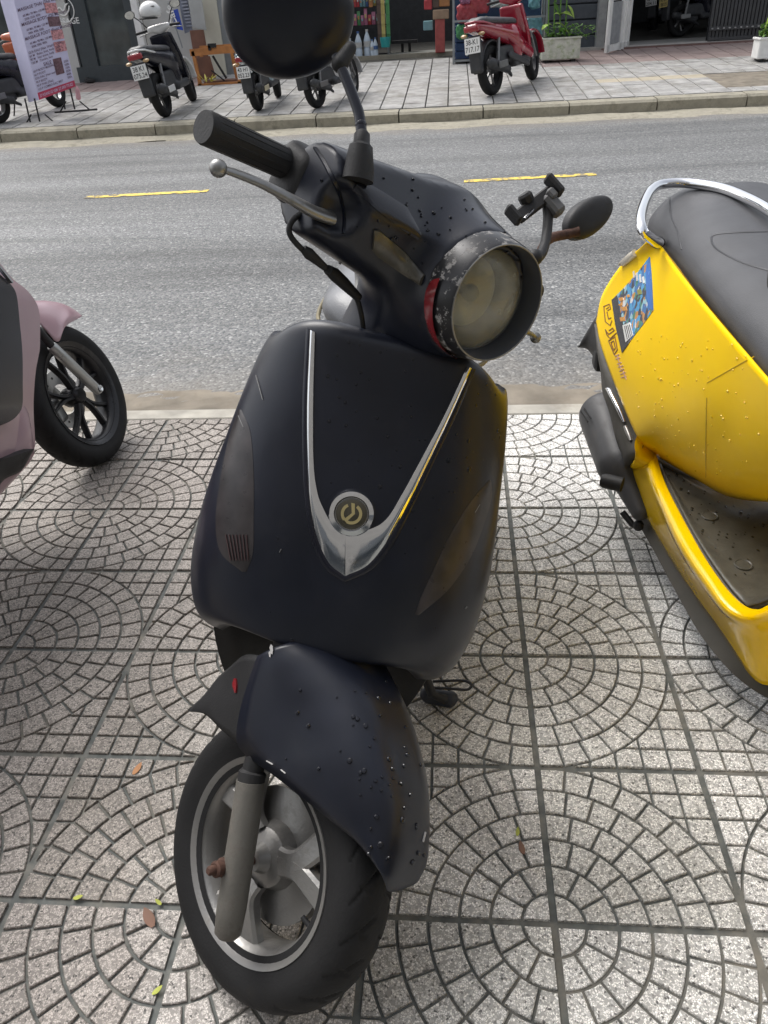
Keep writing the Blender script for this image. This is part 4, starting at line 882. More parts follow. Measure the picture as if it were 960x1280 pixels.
# dark side cover, chrome strip
dl = [(745, 404, .49), (747, 442, .44), (751, 468, .41), (753, 490, .385), (762, 517, .35), (769, 546, .31), (779, 577, .25), (785, 592, .22)]
dr0 = [(752, 404, .495), (762, 442, .46), (777, 483, .43), (791, 517, .395), (801, 538, .37), (803, 551, .355), (797, 566, .335), (786, 586, .235)]
dg = cgrid([dl, dr0]); dm = np.stack([dg[0], (dg[0] + dg[1]) / 2 + arr((-.012, -.004, 0)), dg[1] + (.006, 0, 0)]); dd = MB(); dd.grid(cr(cr(dm.transpose(1, 0, 2), 40).transpose(1, 0, 2), 10)); ddv = dd.data()
part('side_cover', ddv, M_und, ys, ang=60); BD = bvh(ddv)
cs = MB(); cs.merge(strip(BD, [(758, 486), (765, 500), (773, 515), (780, 528)], [(763, 485), (771, 500), (778, 514), (783, 527)], 20, 5, .003, .004)); part('chrome_strip', cs, M_chr, ys, ang=60)
cs = MB(); cs.merge(strip(BD, [(780, 533), (783, 542), (788, 552)], [(784, 532), (788, 541), (791, 550)], 12, 5, .003, .003)); part('chrome_strip', cs, mat('dull_chrome', (.4, .39, .37), .3, metal=.8), ys, ang=60)
# muffler, peg, rear mudguard, rear wheel
m0, m1_, m2_ = Wz(757, 520, .27), Wz(776, 580, .23), Wz(800, 640, .16)
def f_muf(P): d = smin(rcone(P, m0, m1_, .070, .060), rcone(P, m1_, m2_, .045, .022), .02); ax_ = norm(m0 - m1_); return smax(d, (P - (m0 + ax_ * .035)) @ ax_, .02)
part('muffler', sdf_mesh(f_muf, np.minimum(m0, m2_) - .11, np.maximum(m0, m2_) + .11, .006), M_muf, ys, ang=60)
for q in (0, 1):
    mb_ = MB(); mb_.bar(Wz(726 + q * 4, 514 - q * 3, .30), Wz(735 + q * 4, 527 - q * 3, .295), .002, .006); part('muffler_rib', mb_, M_blkm, ys)
pg = MB(); pg.tube([Wz(752, 600, .25), Wz(756, 601, .25), Wz(778, 606, .25)], [.015, .018, .018], 14); part('foot_peg', pg, M_blkm, ys)
pg = MB(); pg.tube([Wz(778, 640, .14), Wz(790, 655, .12), Wz(802, 660, .12)], [.008, .008, .008], 10); pg.ball(Wz(798, 657, .125), .014, 10); part('centre_stand', pg, M_blkm, ys)
mgd = MB(); Gm = np.array([[Wz(748, 395, .46), Wz(727, 428, .38), Wz(722, 432, .36)], [Wz(752, 400, .46), Wz(738, 432, .38), Wz(735, 434, .35)], [Wz(756, 420, .46), Wz(752, 445, .38), Wz(748, 450, .33)]]); mgd.grid(cr(cr(Gm, 10).transpose(1, 0, 2), 10)); o = part('rear_mudguard', mgd, M_blkm, ys, ang=60); o.modifiers.new('s', 'SOLIDIFY').thickness = .006
mgd = MB(); mgd.merge(sdf_mesh(lambda P: rbox(P, Wz(751, 447, .36), (.02, .03, .035), .01), Wz(751, 447, .36) - .06, Wz(751, 447, .36) + .06, .008)); part('mudguard_bracket', mgd, M_blkm, ys)
YC = arr((.45, 1.12, .25)); part('tyre', tyre_mesh(YC, (1, 0, 0), (0, 1, 0), .25, .05, .178, nu=160, nv=30), M_tyre, ys, ang=50)
rr_ = MB(); rr_.lathe([(0, -.04), (.05, -.04), (.06, -.02), (.15, -.015), (.18, -.04), (.182, .04), (.15, .015), (.06, .03), (0, .04)], YC, (1, 0, 0), 40); part('rim', rr_, M_blkm, ys)
YF = arr((.47, -.50, .25)); part('tyre', tyre_mesh(YF, (1, 0, 0), (0, 1, 0), .25, .045, .178, nu=240, nv=36), M_tyre, ys, ang=50)
rr_ = MB(); rr_.lathe([(0, -.04), (.05, -.04), (.06, -.02), (.15, -.015), (.18, -.04), (.182, .04), (.15, .015), (.06, .03), (0, .04)], YF, (1, 0, 0), 40); part('rim', rr_, M_blkm, ys)
# inner body under the seat, tail and seat
def f_yb(P):
    Q = P.copy(); Q[..., 0] = np.abs(Q[..., 0] - .47); d = rcone(Q, (.03, .66, .62), (.05, 1.22, .66), .10, .105, (1, 1, .9)); return smax(d, P[..., 2] - .745, .02)
part('tail_body', sdf_mesh(f_yb, (.25, .2, .4), (.70, 1.5, .80), .014), M_yel, ys, ang=60)
def f_ys(P):
    Q = P.copy(); Q[..., 0] = np.abs(Q[..., 0] - .462)
    d = rcone(Q, (.035, 1.18, .768), (.012, .30, .745), .142, .150, (1, 1, .52)); d = smin(d, rcone(Q, (.03, 1.2, .80), (.03, .85, .785), .11, .10, (1, 1, .5)), .03)
    return smax(d, .752 + (P[..., 1] - .9) * .03 - P[..., 2], .008)
sv_ = sdf_mesh(f_ys, (.25, .1, .7), (.68, 1.42, .90), .0075); seat = part('seat', sv_, M_seaty, ys, ang=60); BSe = bvh(sv_)
sm = MB(); sm.merge(strip(BSe, [(836, 247), (838, 270), (846, 290), (851, 312)], [(838, 246), (840, 270), (848, 290), (853, 312)], 30, 3, .0008, .0012)); part('seat_seam', sm, M_seaty, seat)
sm = MB(); sm.merge(strip(BSe, [(960, 288), (925, 289), (895, 291), (888, 298), (895, 312), (925, 328), (960, 339)], [(960, 290), (925, 291), (896, 293.5), (890.5, 298.5), (897, 310.5), (926, 326), (960, 337)], 60, 3, .0008, .0012)); part('seat_seam', sm, M_seaty, seat)
rl_ = MB(); RP = [(824, 304, .785), (815, 299, .80), (803, 288, .825), (801, 270, .84), (807, 250, .85), (816, 236, .858), (830, 230, .86), (860, 229, .86), (900, 235, .86), (930, 246, .86), (960, 262, .86), (1000, 292, .86), (1030, 322, .85)]
rl_.tube(cr([Wz(*p) for p in RP] + [arr((.625, .90, .80)), arr((.615, .95, .765))], 80), .0105, 18); part('grab_rail', rl_, M_chr, ys)
bk = MB(); bk.ball(Wz(822, 303, .778), (.016, .02, .012), 12); part('rail_mount', bk, M_blkm, ys)
tl = MB(); tl.merge(strip(BY, [(792, 312), (783, 320), (774, 330)], [(796, 320), (788, 327), (780, 333)], 10, 6, .003, .004)); part('rear_indicator', tl, mat('clear_amber', (.6, .55, .45), .15, coat=.6), ys, ang=60)
# sticker and lettering on the flank
def sticker_mat():
    m, nt, b = nodes('sticker_print'); L = nt.links; tc = N(nt, 'ShaderNodeTexCoord').outputs['Object']
    vo = N(nt, 'ShaderNodeTexVoronoi', Scale=75.0); L.new(tc, vo.inputs['Vector']); sp = N(nt, 'ShaderNodeSeparateColor'); L.new(vo.outputs['Color'], sp.inputs[0])
    r = ramp(nt, sp.outputs[0], [(0, (.03, .03, .05)), (.2, (.03, .16, .42)), (.5, (.06, .33, .62)), (.68, (.30, .55, .62)), (.78, (.55, .25, .05)), (.88, (.05, .22, .14)), (.95, (.7, .7, .7))]); r.color_ramp.interpolation = 'CONSTANT'
    L.new(r.outputs[0], b.inputs['Base Color']); b.inputs['Roughness'].default_value = .2; b.inputs['Coat Weight'].default_value = .5; return m
sk = part('sticker', strip(BY, [(812, 321), (797, 341), (780, 360), (765, 375)], [(817, 388), (806, 403), (792, 421), (778, 441)], 30, 24, .0008, 0, smooth=False), sticker_mat(), ys, ang=60)
def ink(name, L_, R__, m_, n=8, k_=3, off=.0016, parent=sk, bv=BY): return part(name, strip(bv, L_, R__, n, k_, off, 0, .0005, smooth=False), m_, parent)
M_dk = mat('print_dark', (.035, .032, .035), .25); M_wh = mat('print_white', (.75, .75, .72), .3); M_bl = mat('print_blue', (.05, .17, .5), .25); M_or = mat('print_orange', (.6, .28, .06), .3)
ink('sticker_band', [(765, 375), (770, 408), (778, 441)], [(772, 369), (778, 400), (786, 430)], M_dk, 12, 4)
ink('sticker_band', [(812, 321), (808, 335), (808, 360), (812, 385)], [(812.6, 321.5), (814.5, 340), (816, 365), (817, 388)], M_bl, 12, 4)
for (x, y, w_, h_, m_) in ((797, 346, 3, 11, M_wh), (801, 348, 3, 11, M_wh), (805, 350, 3, 9, M_wh), (793, 343, 2.5, 9, M_wh), (777, 374, 6, 5, M_or), (781, 386, 7, 6, M_or), (779, 399, 7, 6, M_or), (786, 370, 4, 4, M_or), (776, 381, 4, 3, M_or), (800, 365, 6, 7, mat('print_olive', (.25, .25, .05), .3))):
    ink('sticker_print', [(x - w_ / 2, y - h_ / 2 + 1), (x - w_ / 2 + 1.2, y + h_ / 2)], [(x + w_ / 2 - 1, y - h_ / 2), (x + w_ / 2, y + h_ / 2 - 1)], m_, 5, 4, .002)
ink('sticker_label', [(779, 407), (783, 428)], [(788, 403), (792, 419)], M_wh, 6, 5, .002)
for q in range(4): ink('label_line', [(781.5 + q * 2, 408 - q * .8), (785 + q * 2, 424 - q * 1.8)], [(782.2 + q * 2, 408 - q * .8), (785.7 + q * 2, 424 - q * 1.8)], M_dk, 4, 2, .0026)
def pl_px(name, pts, m_, w_=.9):
    P = arr(pts)
    for a_, b__ in zip(P[:-1], P[1:]):
        d = (b__ - a_) / (np.linalg.norm(b__ - a_) + 1e-9); n_ = arr((-d[1], d[0])) * w_ / 2
        L_, R__ = [a_ - d * w_ / 3 + n_, b__ + d * w_ / 3 + n_], [a_ - d * w_ / 3 - n_, b__ + d * w_ / 3 - n_]; lm.merge(strip(BY, L_, R__, 4, 2, .0012, 0, .0004, smooth=False))
for nm, pls, m_ in (('letter_e', [[(755, 383), (762, 380), (763.5, 386), (760, 388)], [(755, 383), (757, 402), (763, 407), (765, 401)], [(759, 390), (761, 399), (764, 397)], [(758, 386), (761, 384)]], M_letr),
                    ('letter_v', [[(757, 412), (761, 418), (768, 413), (766, 410), (762, 413)], [(757, 412), (759, 419), (763, 423), (771, 416)]], M_letr),
                    ('letter_o', [[(761, 426), (769, 421), (772, 437), (768, 443), (761, 426)], [(764, 428), (767.5, 426), (769.5, 435), (767.5, 438), (764, 428)]], M_letr),
                    ('small_letters', [[(769, 445), (774, 443)], [(770, 449), (775, 447)], [(772, 444), (774, 452)], [(772, 455), (777, 453)], [(773, 459), (779, 457)], [(774, 455), (777, 461)], [(775, 464), (780, 461)], [(776, 468), (782, 465)], [(777, 472), (783, 470)], [(779, 464), (783, 474)]], M_letp)):
    lm = MB()
    for p_ in pls: pl_px(nm, p_, m_)
    part(nm, lm, m_, ys, smooth=False)
ydr = MB(); drops = ydr
for _ in range(110): drop(BY, dr_.uniform(790, 950), dr_.uniform(420, 600), dr_.uniform(.001, .0026))
M_cw = mat('clear_water', (.84, .56, .02), .12, coat=.2, spec=.5, var=0, rv=0)
part('rain_drops', ydr, M_cw, ys, kind='stuff')
# legshield, column and bars of the yellow scooter, beyond the right edge of the photo
def f_leg(P):
    Q = P.copy(); Q[..., 0] = np.abs(Q[..., 0] - .47); yc = -.06 + .28 * (P[..., 2] - .35) - 1.6 * Q[..., 0] ** 2 * -1; w_ = .185 - .9 * (P[..., 2] - .60) ** 2
    sh_ = smax(smax(np.abs(P[..., 1] - yc) - .022, Q[..., 0] - w_, .03), np.abs(P[..., 2] - .60) - .30, .03)
    return smin(sh_, rcone(Q, (0, -.20, .42), (0, -.02, .82), .085, .055, (1.1, 1, 1)), .05)
part('leg_shield', sdf_mesh(f_leg, (.22, -.42, .18), (.72, .24, 1.0), .014), M_yel, ys, ang=60)
def f_hc(P):
    Q = P.copy(); Q[..., 0] = np.abs(Q[..., 0] - .47); return smin(smin(rcone(Q, (0, .05, .97), (.15, .09, .99), .06, .03), rcone(Q, (0, .04, .96), (0, -.04, .95), .06, .062), .03), rcone(Q, (0, .04, .95), (0, 0, .80), .05, .045), .03)
part('handlebar_cowl', sdf_mesh(f_hc, (.24, -.16, .72), (.70, .18, 1.08), .012), M_yel, ys, ang=60)
hl_ = MB(); hl_.lathe([(0, .012), (.03, .008), (.05, 0), (.054, -.01), (0, -.01)], (.47, -.10, .95), (0, -1, .1), 28); part('headlamp', hl_, M_lensg, ys)
for sg in (-1, 1):
    g_ = MB(); g_.tube([(.47 + sg * .17, .10, .99), (.47 + sg * .31, .13, .985)], .017, 14); part('grip', g_, M_rub, ys)
    g_ = MB(); g_.tube([(.47 + sg * .17, .06, .975), (.47 + sg * .25, .06, .97), (.47 + sg * .31, .09, .965)], [.008, .006, .005], 10); part('brake_lever', g_, M_alu, ys)
    g_ = MB(); g_.tube([(.47 + sg * .07, -.50, .25), (.47 + sg * .065, -.36, .52)], [.018, .018], 12); part('fork_leg', g_, M_fork, ys)
    g_ = MB(); g_.tube([(.47 + sg * .15, .08, 1.01), (.47 + sg * .20, .08, 1.12), (.47 + sg * .24, .07, 1.17)], .006, 8); part('mirror_stalk', g_, M_blkm, ys)
    mm_, gg_ = mirror_shell(arr((.47 + sg * .27, .06, 1.19)), arr((1., 0, 0)), arr((0, 0, 1.)), arr((0, -1., 0)), .07, .048, .025); part('mirror_housing', mm_, M_blkm, ys, ang=60)
def f_fm(P):
    r_ = np.linalg.norm(P[..., 1:] - arr((-.50, .25)), axis=-1) - .285; return smax(smax(np.abs(r_ + .04 * (np.abs(P[..., 0] - .47) / .07) ** 2) - .013, np.abs(P[..., 0] - .47) - .072, .01), .33 - P[..., 2] - .35 * (P[..., 1] + .5), .02)
part('front_mudguard', sdf_mesh(f_fm, (.38, -.82, .2), (.56, -.18, .58), .010), M_yel, ys, ang=60)

# ================================================================== pink scooter (left)
M_pink = mat('pink_paint', (.40, .265, .295), .26, coat=.25, var=.02, dirt=.0, dcol=(.35, .27, .26), ds=7, rv=.02)
ps = thing('motor_scooter', 'dusty pink scooter with black inner panel cut off by the left edge', 'scooter', (-1.4, 1.0, 0))
psi, gam, RP_ = 1.487, .288, .232
pF = arr((math.cos(psi), math.sin(psi), 0)); pL = arr((-math.sin(psi), math.cos(psi), 0)); pU = arr((0, 0, 1.)) * math.cos(gam) + pL * math.sin(gam); pLf = pL * math.cos(gam) - arr((0, 0, 1.)) * math.sin(gam)
PW = np.stack([pF, pLf, pU], 1); PCn = arr((-1.316, 1.520, 0)) + pU * RP_
def pw(f, l, u): return PCn + PW @ arr((f, l, u))
part('tyre', tyre_mesh(PCn, pLf, pF, RP_, .046, .165, nu=300, nv=44), M_tyre, ps, ang=50)
M_rimb = mat('rim_black', (.03, .03, .032), .3, metal=.4, var=.1, dirt=.3, dcol=(.15, .14, .13), ds=20)
rm = MB(); rm.lathe([(.166, -.042), (.170, -.044), (.171, -.040), (.164, -.037), (.155, -.030), (.148, -.022), (.146, .0), (.148, .022), (.156, .030), (.166, .037), (.170, .042), (.166, .045), (.15, .034), (.142, .02), (.141, 0), (.142, -.02), (.15, -.034)], PCn, pLf, 64, close=True); part('rim', rm, M_rimb, ps, ang=35)
hb = MB(); hb.lathe([(0, -.035), (.02, -.035), (.026, -.03), (.03, -.02), (.032, .02), (.026, .03), (0, .03)], PCn, pLf, 28); part('hub', hb, M_rimb, ps, ang=35)
for q in range(5):
    a = q * 72 + 20
    for sgn in (-1, 1):
        e = lambda an, r, l: pw(r * math.cos(R_(an)), l, r * math.sin(R_(an)))
        P = [e(a + sgn * 8, .028, -.02), e(a + sgn * 6, .07, -.018), e(a + sgn * 11, .11, -.016), e(a + sgn * 15, .148, -.014)]; C = cr(P, 10); Gs = []
        for i, c in enumerate(C):
            t = norm(C[min(i + 1, 9)] - C[max(i - 1, 0)]); sd_ = norm(np.cross(t, pLf)); wd = .006; Gs.append([c + sd_ * wd + pLf * .016, c + sd_ * wd, c + sd_ * wd * .6 - pLf * .004, c - sd_ * wd * .6 - pLf * .004, c - sd_ * wd, c - sd_ * wd + pLf * .016])
        sp_ = MB(); sp_.grid(np.array(Gs), wrap=True)
        if sgn < 0: spk = sp_
        else: sp_.merge(spk.data()); part('spoke', sp_, M_rimb, ps, ang=35)
dk = MB(); dk.lathe([(.05, .036), (.095, .036), (.095, .040), (.05, .040)], PCn, pLf, 48, close=True); part('brake_disc', dk, mat('disc_steel', (.45, .44, .43), .3, metal=.9), ps)
for q in range(12): 
    hh = MB(); hh.lathe([(0, -.0006), (.004, -.0006), (.004, .0)], pw(.075 * math.cos(q * .5236), .0355, .075 * math.sin(q * .5236)), pLf, 8); part('disc_hole', hh, M_joint, ps)
ca = MB(); ca.merge(sdf_mesh(lambda P: rbox((P - pw(-.07, .035, -.01)) @ PW, (0, 0, 0), (.022, .022, .04), .008), pw(-.07, .035, -.01) - .07, pw(-.07, .035, -.01) + .07, .006)); part('brake_caliper', ca, M_alu, ps, ang=50)
tf = ((CAM - PCn) @ PW)
def fpp(x, y, l):
    d = ray(x, y); n_ = pLf; t = (l - (CAM - PCn) @ n_) / (d @ n_); return CAM + d * t
for l in (-.07, .07):
    q0, q1, q2 = [fpp(x, y, -.07) + pLf * (l + .07) for x, y in ((40, 405), (64, 432), (123, 489))]
    fk_ = MB(); fk_.tube([q1, q1 + (q2 - q1) * .04, q1 + (q2 - q1) * .96, q2 + (q2 - q1) * .02], [.014, .0165, .0165, .012], 18); lg = part('fork_leg', fk_, mat('fork_silver', (.42, .43, .42), .3, metal=.6, dirt=.2), ps)
    fk_ = MB(); fk_.tube([q0 + (q0 - q1), q1 + (q2 - q1) * .05], [.012, .012], 14); part('fork_tube', fk_, M_blkm, lg)
    nb_ = MB(); nb_.lathe([(0, .014), (.006, .018), (.011, .018), (.012, .0), (0, 0)], q2 - (q2 - q1) * .04, -pLf if l < 0 else pLf, 12); part('axle_bolt', nb_, M_chr, lg)
FGp = np.array([[fpp(x, y, l) for x, y, l in r_] for r_ in (
    [(38, 379, .045), (58, 380, .045), (76, 384, .045), (90, 389, .035), (103, 394.5, .0)],
    [(40, 376, -.015), (60, 376.5, -.015), (78, 380, -.015), (91, 386, -.015), (103, 394.5, -.01)],
    [(43, 388, -.055), (57, 394, -.055), (73, 399, -.055), (87, 396, -.05), (103, 394.7, -.02)],
    [(46, 400, -.068), (58, 412, -.068), (73, 427, -.068), (82, 408, -.06), (102.5, 395.5, -.025)])])
mgp = MB(); mgp.grid(cr(cr(FGp, 16).transpose(1, 0, 2), 20)); o = part('front_mudguard', mgp, M_pink, ps, ang=60); o.modifiers.new('s', 'SOLIDIFY').thickness = .003
oe = [(0, 329), (17.6, 350), (33, 362), (45.7, 379), (49.7, 397), (50, 432), (48, 446), (45, 462), (43, 484), (42, 512), (44, 554), (43, 561)]
ie = [(-150, 250), (-140, 300), (-140, 380), (-140, 450), (-140, 520), (-140, 600)]
def pside(Lc, Rc, n, m, x0, x1, off=0.0, th=.02, bul=.0):
    Lc, Rc = arcres(Lc, n, False), arcres(Rc, n); G = []
    for i in range(n):
        r_ = []
        for j in range(m):
            u = j / (m - 1); p = Lc[i] * (1 - u) + Rc[i] * u; r_.append(Wx(p[0], p[1], x0 + (x1 - x0) * u ** 3 + off + bul * math.sin(math.pi * u)))
        G.append(r_)
    G = np.array(G); mb = MB(); mb.grid(G); H = G + (-th, .0, 0); mb.grid(H)
    loop = [(0, j) for j in range(m)] + [(i, m - 1) for i in range(1, n)] + [(n - 1, j) for j in range(m - 2, -1, -1)] + [(i, 0) for i in range(n - 2, 0, -1)]
    k = len(loop); mb.add([G[q] for q in loop] + [H[q] for q in loop], [(i, (i + 1) % k, k + (i + 1) % k, k + i) for i in range(k)]); return mb
part('side_panel', pside([(-140, 300), (-140, 420), (-140, 560), (-140, 640)], oe, 60, 24, -1.25, -1.33), M_pink, ps, ang=60)
part('inner_panel', pside([(-140, 330), (-140, 420), (-140, 500), (-140, 560)], [(0, 343), (14, 356), (21, 370), (24.6, 402), (28, 440), (28.5, 480), (28, 507), (22, 519), (12, 527), (0, 532)], 50, 14, -1.24, -1.27, .012, .03), M_blkg, ps, ang=60)
part('lower_cover', pside([(-60, 640), (-20, 645), (0, 575), (23, 568), (43, 561)][0:2] + [(0, 575), (23, 568), (43, 561)], [(-60, 690), (-20, 670), (0, 606), (26, 589), (42, 563)], 24, 8, -1.27, -1.29, 0, .06), M_blkm, ps, ang=60)
part('edge_highlight', pside([(0, 331), (9, 341), (17, 352)], [(0, 334), (8, 344), (16, 354)], 10, 3, -1.26, -1.26, .01, .01), M_chr, ps)  # highlight along the panel's top edge, put in as a chrome strip
def f_pb(P):
    Q = P.copy(); Q[..., 0] = np.abs(Q[..., 0] + 1.47); d = rcone(Q, (.04, .55, .55), (.05, -.05, .62), .15, .12); d = smin(d, rbox(Q, (0, .75, .28), (.17, .38, .06), .04), .05)
    return smin(d, rcone(Q, (.06, 1.12, .35), (.06, 1.0, .85), .10, .10), .05)
part('body', sdf_mesh(f_pb, (-1.75, -.3, .15), (-1.25, 1.3, 1.0), .02), M_pink, ps, ang=60)
def f_ps(P): Q = P.copy(); Q[..., 0] = np.abs(Q[..., 0] + 1.47); return smax(rcone(Q, (.03, .6, .74), (.05, -.1, .78), .12, .13, (1, 1, .5)), .72 - P[..., 2], .01)
part('seat', sdf_mesh(f_ps, (-1.75, -.35, .68), (-1.2, .8, .9), .018), M_seaty, ps, ang=60)
PR = arr((-1.47, .28, .232)); part('tyre', tyre_mesh(PR, (1, 0, 0), (0, 1, 0), .232, .05, .165, nu=120, nv=24, grooves=False), M_tyre, ps)
rr_ = MB(); rr_.lathe([(0, -.04), (.05, -.04), (.15, -.015), (.168, -.04), (.17, .04), (.15, .015), (0, .04)], PR, (1, 0, 0), 40); part('rim', rr_, M_rimb, ps)
hb_ = MB(); hb_.tube([(-1.46, 1.38, .5), (-1.47, 1.12, 1.0)], .025, 12); hb_.tube([(-1.78, 1.0, 1.02), (-1.47, 1.1, 1.02), (-1.2, 1.02, 1.02)], .016, 10)
part('handlebar', hb_, M_blkm, ps)
# ================================================================== unseen house added behind the camera to darken reflections
M_added_wall = mat('added_stucco', (.24, .23, .215), .85, var=.12, vs=2, dirt=.4, dcol=(.25, .23, .2), ds=2, bump=.2, bs=60, world=True)
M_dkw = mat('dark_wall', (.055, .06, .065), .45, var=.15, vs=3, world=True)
M_gl = mat('added_window_glass', (.03, .035, .04), .06, spec=.8, coat=.5, var=.1)
nb = thing('added_house', 'plain rendered house wall added out of view to darken reflections', 'building', (0, -6.5, 0))
b0 = MB(); b0.box((0, -6.7, 4.4), (26, .3, 9.0)); part('wall', b0, M_added_wall, nb, smooth=False)
for x in (-9, -5.6, -2.2, 1.2, 4.6, 8):
    b0 = MB(); b0.box((x, -6.52, 1.35), (2.6, .06, 2.6)); part('added_window', b0, M_gl, nb, smooth=False)

# ================================================================== far side of the street
def up_at(p): return p
def vq(x, y, Y): return Wy(x, y, Y)
def px_box(mb, x0, x1, ytop, ybot, Y, dep=.1):
    """upright box whose front, at depth Y, covers the given span of the photo at mid height"""
    ym_ = (ytop + ybot) / 2; a, b_ = Wy(x0, ym_, Y), Wy(x1, ym_, Y); zt = Wy((x0 + x1) / 2, ytop, Y)[2]; zb = Wy((x0 + x1) / 2, ybot, Y)[2]
    mb.box(((a[0] + b_[0]) / 2, Y + dep / 2, (zt + zb) / 2), (abs(b_[0] - a[0]), dep, abs(zt - zb))); return mb
def gp(x, y): return Wp(x, y)
print('front line', [np.round(gp(*p), 2) for p in ((100, 105), (180, 100), (250, 96), (340, 90), (430, 74), (570, 62), (640, 72), (705, 77), (800, 62), (870, 52), (935, 46), (950, 70))])
YB = 14.9
M_dgrey = mat('dark_frame', (.045, .055, .06), .4, var=.1); M_gglass = mat('shop_glass', (.05, .062, .065), .08, var=.4, vs=3, spec=.7, coat=.4)
M_lgrey = mat('light_render', (.48, .48, .46), .8, var=.08, vs=4, dirt=.3, dcol=(.3, .29, .27), ds=4)
M_cream = mat('cream_wall', (.56, .54, .45), .8, var=.08, vs=4, dirt=.4, dcol=(.35, .36, .26), ds=4)
M_steel = mat('grey_steel', (.26, .28, .29), .4, metal=.4, var=.1)
M_white = mat('white_metal', (.74, .74, .72), .45, var=.06, dirt=.3, dcol=(.35, .32, .28), ds=8)
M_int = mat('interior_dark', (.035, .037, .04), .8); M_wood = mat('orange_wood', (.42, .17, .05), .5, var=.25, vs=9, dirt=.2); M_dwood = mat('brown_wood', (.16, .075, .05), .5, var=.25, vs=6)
M_cardb = mat('cardboard', (.36, .25, .17), .85); M_redb = mat('red_carton', (.42, .10, .09), .6); M_teal = mat('teal_plastic', (.03, .32, .32), .4)
M_leaf = mat('leaf', (.10, .22, .035), .5, var=.35, vs=20); M_leaf2 = mat('leaf_bright', (.26, .38, .06), .45, var=.3, vs=20)
M_garf = mat('garage_floor', (.42, .41, .39), .4, var=.08)

# --- massage shop with glass front
X = lambda x, y, Y=YB: Wy(x, y, Y)[0]
def zz_(x, y, Y=YB): return Wy(x, y, Y)[2]
sA = thing('glass_shop', 'dark framed glass shop front behind the lavender price banner', 'building', (X(120, 90), YB, .3))
xl, xr = X(-60, 60), X(196, 60); H_ = 3.4
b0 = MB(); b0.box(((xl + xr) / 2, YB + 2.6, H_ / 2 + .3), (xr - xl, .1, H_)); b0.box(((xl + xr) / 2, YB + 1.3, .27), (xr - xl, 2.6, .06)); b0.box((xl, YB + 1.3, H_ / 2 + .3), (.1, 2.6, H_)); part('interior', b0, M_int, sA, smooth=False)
b0 = MB(); b0.box(((xl + xr) / 2, YB + .05, H_ + .6), (xr - xl, .16, .9)); part('lintel', b0, M_dgrey, sA, smooth=False)
def frame_post(x0, x1, mm, name='frame_post', dep=.08, Y=YB):
    a, c = X(x0, 50, Y), X(x1, 50, Y); b0 = MB(); b0.box(((a + c) / 2, Y + dep / 2 - .01, 1.75), (c - a, dep, 3.1)); part(name, b0, mm, sA, smooth=False)
frame_post(96, 116, M_dgrey); frame_post(163, 172, M_dgrey); frame_post(76, 92, M_lgrey, 'pillar', .22); frame_post(172, 180, M_white, 'white_post', .12)
for (x0, x1) in ((-60, 76), (92, 96), (116, 163)):
    a, c = X(x0, 50), X(x1, 50); b0 = MB(); b0.box(((a + c) / 2, YB + .06, 1.85), (c - a, .012, 2.9)); part('glass_pane', b0, M_gglass, sA, smooth=False)
a, c = X(96, 85), X(172, 85); b0 = MB(); b0.box(((a + c) / 2, YB + .03, .42), (c - a, .09, .26)); part('door_rail', b0, M_dgrey, sA, smooth=False)
a, c = X(-60, 85), X(96, 85); b0 = MB(); b0.box(((a + c) / 2, YB + .04, .36), (c - a, .09, .14)); part('door_rail', b0, M_dgrey, sA, smooth=False)
b0 = MB(); p = Wy(79, 12, YB - .02); b0.tube([p + arr((.19 * math.cos(t), 0, .19 * math.sin(t))) for t in np.linspace(0, 2 * math.pi, 30)], .009, 6, caps=False)
b0.tube(cr([p + arr(q) for q in ((-.13, 0, -.02), (-.06, 0, .03), (0, 0, -.02), (.06, 0, .06), (.12, 0, .09))], 14), [.004] * 2 + [.014] * 10 + [.004] * 2, 6); b0.tube(cr([p + arr(q) for q in ((-.10, 0, -.05), (0, 0, -.09), (.09, 0, -.02), (.12, 0, .05))], 12), .012, 6)
part('logo', b0, M_white, sA)
part('lettering', text_vf('MASSAGE', .13, Wy(62, 31.5, YB - .01), (1, 0, 0), (0, 0, 1), align='LEFT', bold=.012), M_white, sA, smooth=False)
rf_ = random.Random(3)
for (x, y, w_, h_, col) in ((135, 24, .55, .12, (.30, .33, .34)), (145, 38, .5, .12, (.25, .22, .16)), (135, 45, .4, .35, (.16, .17, .17)), (148, 60, .5, .35, (.20, .17, .10)), (140, 12, .22, .3, (.03, .08, .25)), (128, 78, .35, .2, (.12, .12, .12)), (84, 60, .2, .25, (.2, .15, .1))):
    p = Wy(x, y, YB + .9); b0 = MB(); b0.merge(sdf_mesh(lambda P: rbox(P, p, (w_ / 2, .2, h_ / 2), .05), p - .5, p + .5, .04)); part('furniture', b0, mat('shop_item', tuple(q * 2 for q in col), .5), sA)
# wall between the shops
wA = thing('house_front', 'pale rendered wall and cream pillar between the glass shop and the grocery', 'building', (X(230, 90), YB + .1, .3))
a, c = X(180, 50), X(252, 50); b0 = MB(); b0.box(((a + c) / 2, YB + .22, 1.8), (c - a, .16, 3.3)); part('wall', b0, M_lgrey, wA, smooth=False)
a, c = X(252, 40), X(276, 40); b0 = MB(); b0.box(((a + c) / 2, YB + .14, 1.8), (c - a, .3, 3.3)); part('pillar', b0, M_cream, wA, smooth=False)
a, c = X(276, 40), X(286, 40); b0 = MB(); b0.box(((a + c) / 2, YB + .12, 1.8), (c - a, .2, 3.3)); part('gate_channel', b0, M_steel, wA, smooth=False)
for q in range(7):
    x_ = X(286 + q * 9, 40); b0 = MB(); b0.bar((x_, YB + .1, .30), (x_, YB + .1, 3.3), .05, .03); part('gate_bar', b0, M_steel, wA, smooth=False)
